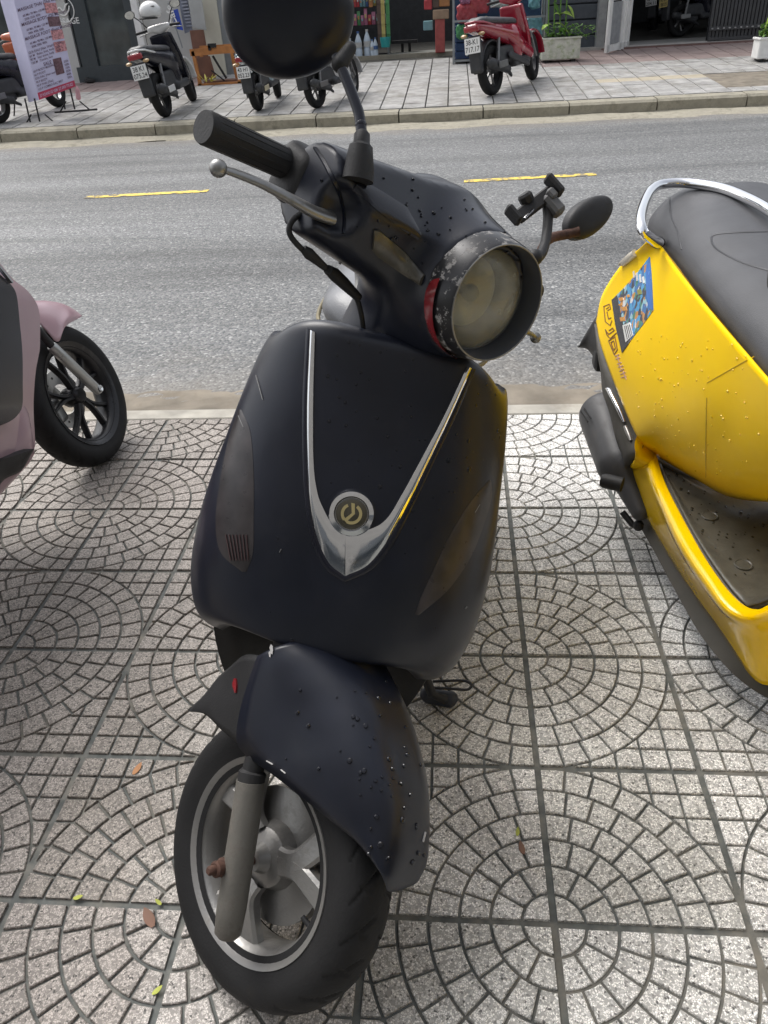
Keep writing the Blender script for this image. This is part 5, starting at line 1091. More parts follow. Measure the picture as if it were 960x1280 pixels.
b0 = MB(); b0.box(((X(286, 40) + X(350, 40)) / 2, YB + .9, 1.8), (X(350, 40) - X(286, 40), .06, 3.3)); part('inner_wall', b0, M_int, wA, smooth=False)
# awning board leaning + blue banner
bb = thing('feather_banner', 'narrow blue banner with white script beside the white scooter', 'banner', (X(217, 60, 14.6), 14.6, .3))
Yb = 14.6; A0, A1, B0_, B1_ = Wy(212, 14, Yb), Wy(222, 11, Yb), Wy(219, 36, Yb), Wy(229, 38, Yb); b0 = MB(); b0.add([A0, A1, B1_, B0_] + [q + arr((0, .01, 0)) for q in (A0, A1, B1_, B0_)], [(0, 1, 2, 3), (7, 6, 5, 4), (0, 4, 5, 1), (1, 5, 6, 2), (2, 6, 7, 3), (3, 7, 4, 0)]); part('fabric', b0, mat('blue_cloth', (.03, .07, .38), .6), bb, smooth=False)
part('lettering', text_vf('Cafe', .17, Wy(222.5, 32, Yb - .012), norm(A0 - B0_), norm(np.cross((0, -1, 0), norm(A0 - B0_))), align='LEFT', bold=.02), M_white, bb, smooth=False)
b0 = MB(); b0.tube([Wy(228, 60, Yb), Wy(210, 4, Yb)], .012, 8); part('pole', b0, M_steel, bb)
lv_ = thing('shutter_panel', 'grey blue louvred shutter leaning on the wall above the wooden bench', 'shutter', (X(240, 60, 14.7), 14.7, .3))
Ys = 14.72
def quad(mb, pts, Y, th=.03):
    V = [Wy(x, y, Y) for x, y in pts]; n = len(V); mb.add(V + [v + arr((0, th, 0)) for v in V], [tuple(range(n)), tuple(range(n, 2 * n))[::-1]] + [(i, (i + 1) % n, n + (i + 1) % n, n + i) for i in range(n)]); return mb
part('frame', quad(MB(), [(222, -6), (234, -6), (240, 38), (231, 42)], Ys), mat('shutter_blue', (.20, .22, .27), .5), lv_, smooth=False)
for q in range(9):
    y_ = -2 + q * 4.2; x_ = 225 + q * .95; part('louvre', quad(MB(), [(x_, y_), (x_ + 8, y_ - .8), (x_ + 8.4, y_ + 1.2), (x_ + .4, y_ + 2)], Ys - .03, .02), mat('louvre_blue', (.30, .32, .38), .5) if q == 0 else bpy.data.materials['louvre_blue'], lv_, smooth=False)
pnl = single('metal_sheet', quad(MB(), [(234, -6), (251, -6), (258, 38), (241, 34)], 14.66, .02), mat('galvanised', (.40, .41, .40), .5, metal=.2, var=.1, vs=5), 'grey galvanised sheet leaning against the wall above the brown board', 'sheet', smooth=False)
brd = single('wooden_board', quad(MB(), [(237, 38), (254, 37), (265, 98), (247, 100)], 14.35, .03), M_dwood, 'upright reddish brown board standing behind the bench frame', 'board', smooth=False)
# bench / stall frame
P_ = lambda x, y, q: Wy(x, y, q)
bc = thing('wooden_bench', 'orange wooden bench frame with a dark panel between scooters', 'bench', (X(270, 100, 13.9), 13.9, pav_z(13.9)))
Yf = 13.75; rail = lambda nm, p0, p1, w_, Y=Yf: part(nm, MB().bar(Wy(*p0, Y), Wy(*p1, Y), w_, .05, up=(0, 1, 0)), M_wood, bc, smooth=False)
rail('top_rail', (238, 66), (297, 61), .10); rail('bottom_rail', (248, 108), (303, 105), .08); rail('leg', (241, 64), (252, 113), .05); rail('leg', (295, 58), (301, 116), .05)
rail('leg', (250, 60), (258, 100), .05, 14.2); rail('leg', (288, 57), (297, 100), .05, 14.2); rail('side_rail', (250, 60), (297, 57), .06, 14.2)
part('back_panel', quad(MB(), [(246, 72), (262, 70), (270, 98), (256, 99)], 14.1, .02), M_dwood, bc, smooth=False)
part('shelf_board', quad(MB(), [(254, 102), (298, 99), (300, 104), (256, 107)], 13.95, .3), M_dwood, bc, smooth=False)
rail_ = MB(); rail_.bar(Wy(266, 70, 13.9), Wy(283, 98, 13.9), .03, .03); rail_.bar(Wy(264, 88, 13.9), Wy(281, 101, 13.9), .02, .02); single('folded_stand', rail_, M_blkm, 'black folded metal stand leaning inside the orange frame', 'stand', smooth=False)
cmb = MB(); cmb.box(Wy(265, 57, 13.72), (.13, .05, .06)); cmb.box(Wy(262, 60, 13.72), (.04, .05, .07)); single('clamp', cmb, M_blkm, 'small black clamp lying on the top rail of the orange frame', 'clamp', smooth=False)
def leaf_mesh(mb, base, tip, wd, up=(0, 0, 1), droop=.0, n=6):
    base, tip = arr(base), arr(tip); d = tip - base; s_ = norm(np.cross(d, up)); G = []
    for i in range(n + 1):
        t = i / n; c = base + d * t + arr(up) * (-droop * t * t + droop * .6 * t); w_ = wd * math.sin(math.pi * min(1, t * .92 + .08)) ** .8
        G.append([c - s_ * w_, c + arr(up) * w_ * .25, c + s_ * w_])
    mb.grid(np.array(G)); return mb
fl_ = MB(); rl2 = random.Random(6)
for q in range(16):
    b_ = Wy(258 + rl2.uniform(-6, 10), 101 + rl2.uniform(-2, 2), 13.7); leaf_mesh(fl_, b_, b_ + arr((rl2.uniform(-.10, .14), rl2.uniform(-.1, .1), rl2.uniform(.02, .14))), .016, droop=.02, n=4)
single('offering_flowers', fl_, mat('yellow_leaf', (.60, .55, .12), .5), 'bunch of yellow green leaves lying in the orange bench frame', 'flowers', smooth=True)

# --- price banner stand at the left
YP = 11.4
bn = thing('price_banner', 'tall lavender white massage price banner with small photos and a red foot', 'banner', (X(60, 140, YP), YP, pav_z(YP)))
M_lav = mat('banner_vinyl', (.60, .58, .78), .45, var=.03); M_lav2 = mat('banner_side', (.58, .57, .76), .5, var=.03)
fq_ = [(20, -30), (63, -30), (94.5, 108), (49, 125)]       # front sheet in the photo
F_ = [Wy(20, -30, YP - .28), Wy(63, -32, YP + .12), Wy(94.5, 108, YP + .12), Wy(49, 125, YP - .28)]
TLx, TRx = F_[3][0], F_[2][0]; zb0 = (F_[3][2] + F_[2][2]) / 2
BLc, BRc = F_[3].copy(), F_[2].copy(); 
lean = arr((0, 0, 1.0)); hgt_ = F_[0][2] - BLc[2]
f0, f1 = BLc, BRc; t0, t1 = Wy(4, -30, YP - .28), Wy(61, -30, YP + .12)
f0 = Wy(49, 125, YP - .28); f1 = Wy(94.5, 108, YP + .12); t0 = Wy(17, 0, YP - .28); t1 = Wy(69, 0, YP + .12)
t0 = f0 + (t0 - f0) * 1.45; t1 = f1 + (t1 - f1) * 1.45
b0 = MB(); nrm_ = norm(np.cross(f1 - f0, t0 - f0)); nrm_ = nrm_ if nrm_[1] < 0 else -nrm_
b0.add([f0, f1, t1, t0] + [q - nrm_ * .012 for q in (f0, f1, t1, t0)], [(0, 1, 2, 3), (7, 6, 5, 4), (0, 4, 5, 1), (1, 5, 6, 2), (2, 6, 7, 3), (3, 7, 4, 0)]); part('front_sheet', b0, M_lav, bn, smooth=False)
s0 = Wy(36, 128, YP - .10); s1 = Wy(0, 0, YP - .10); s1 = s0 + (s1 - s0) * 1.45
b0 = MB(); b0.add([s0, f0 - nrm_ * .014, t0 - nrm_ * .014, s1] + [q + arr((0, .012, 0)) for q in (s0, f0 - nrm_ * .014, t0 - nrm_ * .014, s1)], [(0, 1, 2, 3), (7, 6, 5, 4), (0, 4, 5, 1), (1, 5, 6, 2), (2, 6, 7, 3), (3, 7, 4, 0)]); part('side_sheet', b0, M_lav2, bn, smooth=False)
ex_ = norm(f1 - f0); ey_ = norm(t0 - f0)
Wd_ = np.linalg.norm(f1 - f0)
def bpt(u, v): return f0 + (f1 - f0) * u + ((t0 - f0) * (1 - u) + (t1 - f1) * u) * v / 1.45 + nrm_ * .004     # v=0 foot, v=1 top edge of the photo
def bquad(name, u0, u1, v0, v1, m_, off=0.0):
    b1 = MB(); V = [bpt(u0, v0), bpt(u1, v0), bpt(u1, v1), bpt(u0, v1)]; V = [q + nrm_ * off for q in V]; b1.add(V + [q - nrm_ * .003 for q in V], [(0, 1, 2, 3), (7, 6, 5, 4), (0, 4, 5, 1), (1, 5, 6, 2), (2, 6, 7, 3), (3, 7, 4, 0)]); part(name, b1, m_, bn, smooth=False)
M_ink = mat('banner_ink', (.12, .07, .12), .5); M_pk = mat('banner_photo', (.52, .25, .27), .5, var=.5, vs=40); M_pk2 = mat('banner_photo_dark', (.16, .09, .11), .5, var=.4, vs=40); M_br = mat('banner_red', (.52, .06, .12), .5)
bquad('red_footer', 0, 1, .0, .075, M_br, .001)
bquad('photo_print', .70, 1.0, .86, .97, M_pk, .001); bquad('photo_print', .70, 1.0, .715, .82, M_pk2, .001); bquad('photo_print', .70, 1.0, .57, .675, M_pk, .001); bquad('photo_print', .70, 1.0, .43, .545, M_pk, .001); bquad('photo_print', .58, .80, .19, .37, M_pk2, .001)
ys_ = lambda v: norm(bpt(.5, v + .01) - bpt(.5, v))
def bt_(s, u, v, size, m_=M_ink, al='LEFT', ws=1.0): part('lettering', text_vf(s, size, bpt(u, v) + nrm_ * .002, ex_, ys_(v), align=al, bold=.008, wscale=ws), m_, bn, smooth=False)
bt_('MASSAGE THAI (Thai Massage)', .03, .885, .052); bt_('60 Min 90 Min 120 Min', .12, .835, .036); bt_('250k 350k 450k', .14, .80, .036)
bt_('MASSAGE BODY (Oil Massage)', .03, .745, .052); bt_('60 Min 90 Min 120 Min', .12, .695, .036); bt_('300k 400k 500k', .14, .66, .036)
bt_('MASSAGE FOOT (Foot Massage)', .03, .605, .052); bt_('60 Min 90 Min 120 Min', .12, .56, .036); bt_('200k 300k 400k', .14, .525, .036)
bt_('GOI DAU (Hair Wash)   150k', .03, .47, .040); bt_('60 M   Relax, foot, body  250k', .03, .435, .038); bt_('90 M   Hot stone, body   350k', .03, .40, .038); bt_('120 M   Combo, face', .03, .365, .038)
bt_('SALE', .32, .32, .058)
for i, (a_, c_) in enumerate((('60 P BODY MASSAGE', '250k'), ('60 P FOOT', '200k'), ('GOI DAU (Hair wash)', '150k'), ('90 P BODY', '350k'), ('90 P THAI (Thai)', '400k'), ('120 P COMBO DAC BIET', '500k'))):
    bt_(a_, .03, .28 - i * .037, .036); bt_(c_, .84, .30 - i * .037, .036)
bt_('37 HOANG KE VIEM  DT 0905 770 022', .04, .022, .050, M_lav, 'LEFT', .62)
for (fx, fy, Y_) in ((52, 155, YP - .3), (95.5, 138.5, YP + .35)):
    for dx in (-12, 0):
        s_ = MB(); s_.tube([Wy(fx - 4 + dx + 2, fy - 2, Y_), Wy(fx - 11 + dx + 2, fy - 32, Y_)], .012, 8); part('upright', s_, M_blkm, bn)
    s_ = MB(); s_.tube([Wy(fx - 27, fy + 2, Y_), Wy(fx + 26, fy - 2, Y_)], .012, 8); part('foot_bar', s_, M_blkm, bn)
    s_ = MB(); s_.tube([Wy(fx - 20, fy + 1, Y_), Wy(fx - 13, fy - 12, Y_)], .010, 8); part('strut', s_, M_blkm, bn)
    s_ = MB(); s_.tube([Wy(fx + 17, fy - 1, Y_), Wy(fx + 4, fy - 12, Y_)], .010, 8); part('strut', s_, M_blkm, bn)
pb_ = MB(); pb_.merge(sdf_mesh(lambda P: smin(rcone(P, Wy(97, 113, YP + .1), Wy(98, 122, YP + .1), .03, .035), rcone(P, Wy(96, 108, YP + .1), Wy(97, 114, YP + .1), .012, .02), .02), Wy(97, 116, YP + .1) - .15, Wy(97, 116, YP + .1) + .15, .012)); single('plastic_bag', pb_, mat('pink_bag', (.62, .34, .38), .5), 'small pink plastic bag tied to the corner of the banner', 'bag')

# --- grocery shop opening
YG_ = 16.1
sG = thing('grocery_shop', 'open fronted grocery shop with dark interior behind the big mirror', 'building', (X(500, 60, YG_), YG_, .35))
xl, xr = X(350, 40, YG_), X(640, 40, YG_)
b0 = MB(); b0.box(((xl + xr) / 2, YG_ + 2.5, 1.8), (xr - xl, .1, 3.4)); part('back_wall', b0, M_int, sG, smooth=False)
b0 = MB(); b0.box(((xl + xr) / 2, YG_ + 1.25, pav_z(YG_) + .0), (xr - xl, 2.5, .06)); part('shop_floor', b0, mat('shop_floor', (.20, .20, .18), .6), sG, smooth=False)
b0 = MB(); b0.box(((xl + xr) / 2, YG_ - .02, pav_z(YG_) - .05), (xr - xl, .06, .18)); part('doorstep', b0, M_fconc, sG, smooth=False)
for x_ in (350, 640):
    b0 = MB(); b0.box((X(x_, 40, YG_), YG_ + 1.2, 1.8), (.14, 2.6, 3.4)); part('side_wall', b0, M_lgrey, sG, smooth=False)
b0 = MB(); b0.box(((xl + xr) / 2, YG_ + .1, 3.6), (xr - xl, .3, .5)); part('lintel', b0, M_lgrey, sG, smooth=False)
rg = random.Random(12)
pal = [mat('pack_' + n_, c_, .35) for n_, c_ in (('red', (.46, .06, .07)), ('yellow', (.48, .40, .14)), ('white', (.50, .50, .48)), ('blue', (.07, .14, .32)), ('green', (.08, .26, .10)), ('orange', (.44, .20, .08)), ('pink', (.42, .15, .24)), ('cyan', (.2, .38, .42)), ('brown', (.11, .075, .06)))]
palw = ['red', 'yellow', 'white', 'blue', 'green', 'orange', 'pink', 'cyan', 'brown']
M_bot = mat('bottle_plastic', (.50, .58, .66), .12, var=.1, coat=.4)
shf = thing('goods_shelf', 'metal shelf crowded with bright snack packets in the grocery', 'shelf', (X(458, 60, 16.5), 16.5, .38))
Yq = 16.55
for y_ in (-8, 10, 33, 70):
    b0 = MB(); a, c = Wy(428, y_ + 1, Yq), Wy(484, y_ - 2, Yq); b0.box(((a[0] + c[0]) / 2, Yq + .2, a[2]), (c[0] - a[0], .45, .025)); part('shelf_board', b0, M_blkm, shf, smooth=False)
for x_ in (428, 484):
    b0 = MB(); b0.box((X(x_, 30, Yq), Yq + .2, 1.3), (.03, .45, 2.0)); part('shelf_post', b0, M_steel, shf, smooth=False)
for row, (yb_, h0, h1) in enumerate(((-8, 9, 14), (10, 10, 15), (33, 12, 18))):
    x_ = 430.0; nk = -1
    while x_ < 482:
        nk += 1
        w_ = rg.uniform(3.2, 5.6); h_ = rg.uniform(h0 * .7, h1 * .85); k_ = rg.randrange(9); Yk_ = Yq - .06 + rg.uniform(0, .12); a, c = Wy(x_, yb_, Yk_), Wy(x_ + w_ - .6, yb_, Yk_); zb = a[2] + .012; ht_ = h_ * 17.5 / FPX
        b0 = MB(); W2 = (c[0] - a[0]) / 2; cx_ = (c[0] + a[0]) / 2
        b0.add([(cx_ - W2, Yk_, zb), (cx_ + W2, Yk_, zb), (cx_ + W2 * .9, Yk_ - .03, zb + ht_ * .5), (cx_ + W2, Yk_, zb + ht_), (cx_ - W2, Yk_, zb + ht_), (cx_ - W2 * .9, Yk_ - .03, zb + ht_ * .5), (cx_ - W2, Yk_ + .08, zb), (cx_ + W2, Yk_ + .08, zb), (cx_ + W2, Yk_ + .03, zb + ht_), (cx_ - W2, Yk_ + .03, zb + ht_)],
               [(0, 1, 2, 5), (5, 2, 3, 4), (4, 3, 8, 9), (9, 8, 7, 6), (6, 7, 1, 0), (0, 5, 4, 9, 6), (1, 7, 8, 3, 2)])
        o = single('snack_packet', b0, pal[k_], '%s packet on the grocery shelf, %s row, %s from its left end' % (palw[k_], ('upper', 'middle', 'lower')[row], ('first', 'second', 'third', 'fourth', 'fifth', 'sixth', 'seventh', 'eighth', 'ninth', 'tenth', 'eleventh', 'twelfth', 'thirteenth', 'fourteenth', 'fifteenth', 'sixteenth', 'seventeenth')[nk]), 'packet', group='snack packets on the grocery shelf', smooth=False)
        lb = MB(); lb.box((cx_, Yk_ - .033, zb + ht_ * .55), (W2 * .9, .006, ht_ * .25)); V, F = lb.data(); me = mesh_data('label', V - arr(o['_loc']), F, pal[rg.choice((1, 2, 2, 5, 7))], False); q_ = bpy.data.objects.new('packet_label', me); COL.objects.link(q_); q_.parent = o
        x_ += w_
for i, (x_, s_) in enumerate(((431, .8), (439, 1.0), (449, 1.35), (460, 1.45), (470, 1.0), (436, .9), (466, .9))):
    Yk_ = 16.25 + (i % 2) * .08; p = Wy(x_, 71 - (x_ - 430) * .03, Yk_); b0 = MB(); h_ = .30 * s_; r0 = .048 * s_
    b0.lathe([(0, 0), (r0, 0), (r0, h_ * .28), (r0 * .9, h_ * .31), (r0, h_ * .34), (r0, h_ * .6), (r0 * .55, h_ * .8), (r0 * .32, h_ * .88), (r0 * .32, h_ * .93)], p, (0, 0, 1), 14)
    bt = thing('water_bottle', 'clear water bottle on the shop floor, %s' % ('far left small one', 'second from the left', 'tall one in the middle', 'tallest one on the right', 'small one at the right end', 'one behind on the left', 'one behind on the right')[i], 'bottle', p, group='water bottles in front of the shelf')
    part('bottle_body', b0, M_bot, bt); b1 = MB(); b1.lathe([(r0 * .38, h_ * .92), (r0 * .38, h_), (0, h_)], p, (0, 0, 1), 12); part('cap', b1, pal[2 if i % 2 else 3], bt); b1 = MB(); b1.lathe([(r0 * 1.02, h_ * .36), (r0 * 1.02, h_ * .56)], p, (0, 0, 1), 14); part('label', b1, pal[(2, 7, 2, 2, 3, 7, 2)[i]], bt)
def upright(name, x0, x1, yt, yb, Y, dep, m_, label, cat, rnd=.01):
    b0 = MB(); ym_ = (yt + yb) / 2; a, c = Wy(x0, ym_, Y), Wy(x1, ym_, Y); zt = Wy((x0 + x1) / 2, yt, Y)[2]; zb = Wy((x0 + x1) / 2, yb, Y)[2]; b0.box(((a[0] + c[0]) / 2, Y + dep / 2, (zt + zb) / 2), (c[0] - a[0], dep, zt - zb), bev=rnd); return b0
# strings of sachets, bag, boxes
for i, (x0, col) in enumerate(((473, 8), (478, 1), (484, 4))):
    b0 = thing('sachet_string', ('dark', 'gold', 'green')[i] + ' string of sachets hanging beside the shop opening', 'sachets', Wy(x0, 58, 16.2))
    for k_ in range(9): part('sachet', MB().box(Wy(x0 + k_ * .25, k_ * 6.4 + 1, 16.2 + .02 * (k_ % 2)), (.07, .015, .085)), pal[col], b0, smooth=False)
single('plastic_tub', MB().lathe([(0, 0), (.08, 0), (.10, .16), (.092, .16), (.075, .01)], Wy(482, 59, 16.1), (0, 0, 1), 18), M_teal, 'teal plastic tub at the foot of the sachet strings', 'tub')
single('carton', upright('', 544, 556, 23, 66, 16.0, .2, M_redb, '', ''), M_redb, 'tall red carton standing at the right of the shop opening', 'box', smooth=False)
single('carton', upright('', 541, 561, 12, 24, 15.98, .25, M_cardb, '', ''), M_cardb, 'brown cardboard box resting on the tall red carton', 'box', smooth=False)
single('carton', upright('', 529, 541, 26, 38, 16.2, .2, pal[7], '', ''), pal[7], 'pale blue box left of the tall red carton', 'box', smooth=False)
single('stool', MB().box(Wy(506, 52, 16.9), (.5, .3, .05)).box(Wy(503, 58, 16.9), (.05, .05, .2)).box(Wy(512, 57, 16.9), (.05, .05, .2)), M_blkm, 'low dark stool in the shade of the shop interior', 'stool', smooth=False)
for i, (x0, x1, yt, yb, k_) in enumerate(((530, 540, 0, 12, 0), (541, 549, -6, 10, 8), (549, 562, -8, 8, 5), (532, 543, -14, -2, 3))):
    single('snack_packet', upright('', x0, x1, yt, yb, 16.05, .1, None, '', ''), pal[k_], ('red packet hanging left of the brown box', 'brown packet above the brown box', 'orange packet over the brown box', 'blue packet at the top of the opening')[i], 'packet', smooth=False)
# glass display case
Yc = 14.6
dc = thing('display_case', 'glass and steel display case with snack bags behind the red scooter', 'cabinet', (X(610, 84, Yc), Yc, pav_z(Yc)))
for x_ in (567, 680):
    for Y_ in (Yc, Yc + .5):
        b0 = MB(); a = Wy(x_, 84 if x_ < 600 else 82, Yc); b0.bar((a[0], Y_, pav_z(Yc)), (a[0], Y_, 2.0), .035, .035); part('post', b0, M_steel, dc, smooth=False)
xa_, xb_ = X(567, 50, Yc), X(680, 50, Yc)
for z_ in (pav_z(Yc) + .05, pav_z(Yc) + .62, pav_z(Yc) + 1.25):
    for Y_ in (Yc, Yc + .5): b0 = MB(); b0.bar((xa_, Y_, z_), (xb_, Y_, z_), .03, .03); part('rail', b0, M_steel, dc, smooth=False)
b0 = MB(); b0.box(((xa_ + xb_) / 2, Yc + .25, pav_z(Yc) + .06), (xb_ - xa_, .48, .02)); part('bottom_shelf', b0, M_blkm, dc, smooth=False)
M_pane = bpy.data.materials.new('case_glass'); M_pane.use_nodes = True; q_ = M_pane.node_tree.nodes['Principled BSDF']; q_.inputs['Transmission Weight'].default_value = 1; q_.inputs['IOR'].default_value = 1.1; q_.inputs['Roughness'].default_value = .02; q_.inputs['Base Color'].default_value = (.85, .93, .95, 1)
b0 = MB(); b0.box(((xa_ + xb_) / 2, Yc - .002, pav_z(Yc) + .95), (xb_ - xa_ - .04, .006, 1.7)); part('glass_pane', b0, M_pane, dc, smooth=False)
b0 = MB(); b0.box(((xa_ + xb_) / 2, Yc + .49, pav_z(Yc) + .9), (xb_ - xa_ - .04, .02, 1.7)); part('back_panel', b0, mat('case_back', (.03, .06, .12), .5), dc, smooth=False)
cb_ = thing('drawer_case', 'dark blue plastic drawer case in the bottom of the display case', 'drawers', Wy(575, 82, Yc + .1))
a, c = Wy(569, 62, Yc + .12), Wy(596, 62, Yc + .12)
for k_ in range(4): b0 = MB(); b0.box(((a[0] + c[0]) / 2, Yc + .25, pav_z(Yc) + .12 + k_ * .125), (c[0] - a[0], .28, .115), bev=.008); dr1 = part('drawer', b0, mat('drawer_blue', (.03, .055, .13), .35) if k_ == 0 else bpy.data.materials['drawer_blue'], cb_, smooth=False); b1 = MB(); b1.ball((a[0] * .45 + c[0] * .55, Yc + .10, pav_z(Yc) + .12 + k_ * .125), .016, 8); part('handle', b1, M_white, dr1)
for i, (x0, x1, yt, yb, k_) in enumerate(((570, 585, 30, 50, 4), (571, 597, 4, 30, 0), (586, 612, -6, 18, 0), (598, 612, 20, 42, 1), (660, 676, -10, 12, 7), (574, 590, -10, 6, 6), (612, 640, -8, 10, 2), (655, 678, 20, 60, 7))):
    p0, p1 = Wy(x0, yb, Yc + .12), Wy(x1, yt, Yc + .12); c = (p0 + p1) / 2; hs = (abs(p1[0] - p0[0]) / 2, .07, abs(p1[2] - p0[2]) / 2)
    single('snack_bag', sdf_mesh(lambda P: rbox(P, c, hs, .06) + .012 * np.sin(P[..., 0] * 60 + i) * np.sin(P[..., 2] * 50), c - arr(hs) - .05, c + arr(hs) + .05, .018), pal[k_], ('green snack bag above the drawers', 'large red snack bag, middle of the case', 'red snack bag at the top of the case', 'yellow bag behind the handlebar of the red scooter', 'pale blue bag at the top right of the case', 'pink bag at the top left of the case', 'white bag at the top of the case', 'pale blue bag at the right of the case, above the footrest')[i], 'bag')
# --- grey slatted wall right of the case, gate leaf, garage
YH = 15.4
sH = thing('garage_house', 'house with grey slatted wall and open garage at the upper right', 'building', (X(800, 60, YH), YH, .33))
a, c = X(684, 40, YH), X(757, 40, YH); b0 = MB(); b0.box(((a + c) / 2, YH + .35, 1.8), (c - a, .1, 3.2)); part('wall', b0, mat('wall_bluegrey', (.045, .055, .07), .5), sH, smooth=False)
for k_ in range(12): b0 = MB(); z_ = .34 + k_ * .235; b0.box(((a + c) / 2, YH + .27, z_ + .11), (c - a - .02, .06, .215), bev=.01); part('slat', b0, mat('slat_grey', (.075, .088, .105), .45) if k_ == 0 else bpy.data.materials['slat_grey'], sH, smooth=False)
xg0, xg1 = X(790, 40, YH), X(1120, 40, YH)
b0 = MB(); b0.box(((xg0 + xg1) / 2, YH + 3.0, pav_z(YH) + .02), (xg1 - xg0 + 2, 6.0, .05)); part('garage_floor', b0, M_garf, sH, smooth=False)
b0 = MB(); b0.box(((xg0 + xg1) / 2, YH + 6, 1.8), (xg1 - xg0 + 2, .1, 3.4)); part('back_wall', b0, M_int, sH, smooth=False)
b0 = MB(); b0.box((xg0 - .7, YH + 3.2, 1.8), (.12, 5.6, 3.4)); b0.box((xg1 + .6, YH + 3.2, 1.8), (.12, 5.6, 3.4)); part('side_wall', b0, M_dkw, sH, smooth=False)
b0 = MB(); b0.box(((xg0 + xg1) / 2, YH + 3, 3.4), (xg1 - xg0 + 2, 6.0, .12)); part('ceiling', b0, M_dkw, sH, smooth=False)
b0 = MB(); b0.box(((xg0 + xg1) / 2 + .2, YH - .02, pav_z(YH) - .01), (xg1 - xg0 + 1.4, .08, .07)); part('threshold', b0, mat('rusty_rail', (.16, .10, .09), .7), sH, smooth=False)
# white gate leaf, opened towards the street
GL = thing('gate_leaf', 'white metal gate leaf with a grey panel, swung open', 'gate', Wp(757, 68))
gA, gB = Wp(757, 68), Wp(782, 58); gB = arr((X(784, 58, YH + .1), YH + .1, pav_z(YH))); gA = arr((gA[0], gA[1], pav_z(gA[1]) + .02)); gd = gB - gA; gh = 2.4
def gbar(u0, z0, u1, z1, w_, nm='gate_bar', m_=None): b0 = MB(); b0.bar(gA + gd * u0 + arr((0, 0, z0)), gA + gd * u1 + arr((0, 0, z1)), w_, .04, up=norm(np.cross(gd, (0, 0, 1)))); part(nm, b0, m_ or M_white, GL, smooth=False)
gbar(.03, 0, .03, gh, .11, 'stile'); gbar(.62, 0, .62, gh, .08, 'stile'); gbar(.80, 0, .80, gh, .05, 'stile'); gbar(.97, 0, .97, gh, .08, 'stile'); gbar(0, .06, 1, .06, .10, 'rail'); gbar(0, 1.2, 1, 1.2, .05, 'rail')
b0 = MB(); q0, q1 = gA + gd * .08, gA + gd * .60; b0.add([q0 + arr((0, 0, .12)), q1 + arr((0, 0, .12)), q1 + arr((0, 0, .72)), q0 + arr((0, 0, .72))] + [v + arr((-.01, .01, 0)) for v in (q0 + arr((0, 0, .12)), q1 + arr((0, 0, .12)), q1 + arr((0, 0, .72)), q0 + arr((0, 0, .72)))], [(0, 1, 2, 3), (7, 6, 5, 4), (0, 4, 5, 1), (1, 5, 6, 2), (2, 6, 7, 3), (3, 7, 4, 0)]); part('grey_panel', b0, mat('gate_grey', (.28, .29, .30), .5), GL, smooth=False)
b0 = MB(); b0.add([q0 + arr((0, 0, .74)), q1 + arr((0, 0, .74)), q1 + arr((0, 0, 2.3)), q0 + arr((0, 0, 2.3))] + [v + arr((-.01, .01, 0)) for v in (q0 + arr((0, 0, .74)), q1 + arr((0, 0, .74)), q1 + arr((0, 0, 2.3)), q0 + arr((0, 0, 2.3)))], [(0, 1, 2, 3), (7, 6, 5, 4), (0, 4, 5, 1), (1, 5, 6, 2), (2, 6, 7, 3), (3, 7, 4, 0)]); part('white_panel', b0, M_white, GL, smooth=False)
gp_ = MB(); x_ = X(752, 40, YH); gp_.box((x_, YH + .15, 1.8), (.14, .2, 3.1)); part('gate_post', gp_, mat('post_grey', (.32, .33, .33), .5), sH, smooth=False)
# dark railing at the right of the garage
RG = thing('slatted_gate', 'dark metal gate with upright slats at the right of the garage', 'gate', Wp(910, 58))
ra, rb2 = X(885, 40, YH + .05), X(985, 40, YH + .05)
b0 = MB(); b0.box(((ra + rb2) / 2, YH + .12, 1.3), (rb2 - ra, .02, 2.0)); part('back_sheet', b0, M_int, RG, smooth=False)
for k_ in range(22):
    x_ = ra + (rb2 - ra) * (k_ + .5) / 22; b0 = MB(); b0.bar((x_, YH + .05, .42), (x_, YH + .05, 2.3), .045, .02, up=(0, 1, 0)); part('slat', b0, mat('slat_dark', (.05, .052, .056), .4) if k_ == 0 else bpy.data.materials['slat_dark'], RG, smooth=False)
for z_ in (.40, .56): b0 = MB(); b0.bar((ra, YH + .02, z_), (rb2, YH + .02, z_), .06, .04, up=(0, 1, 0)); part('rail', b0, bpy.data.materials['slat_dark'], RG, smooth=False)
for k_ in range(14): b0 = MB(); b0.box((ra + (rb2 - ra) * (k_ + .5) / 14, YH - .005, .56), (.03, .02, .02)); part('rail_stud', b0, mat('stud_grey', (.3, .3, .3), .4) if k_ == 0 else bpy.data.materials['stud_grey'], RG, smooth=False)

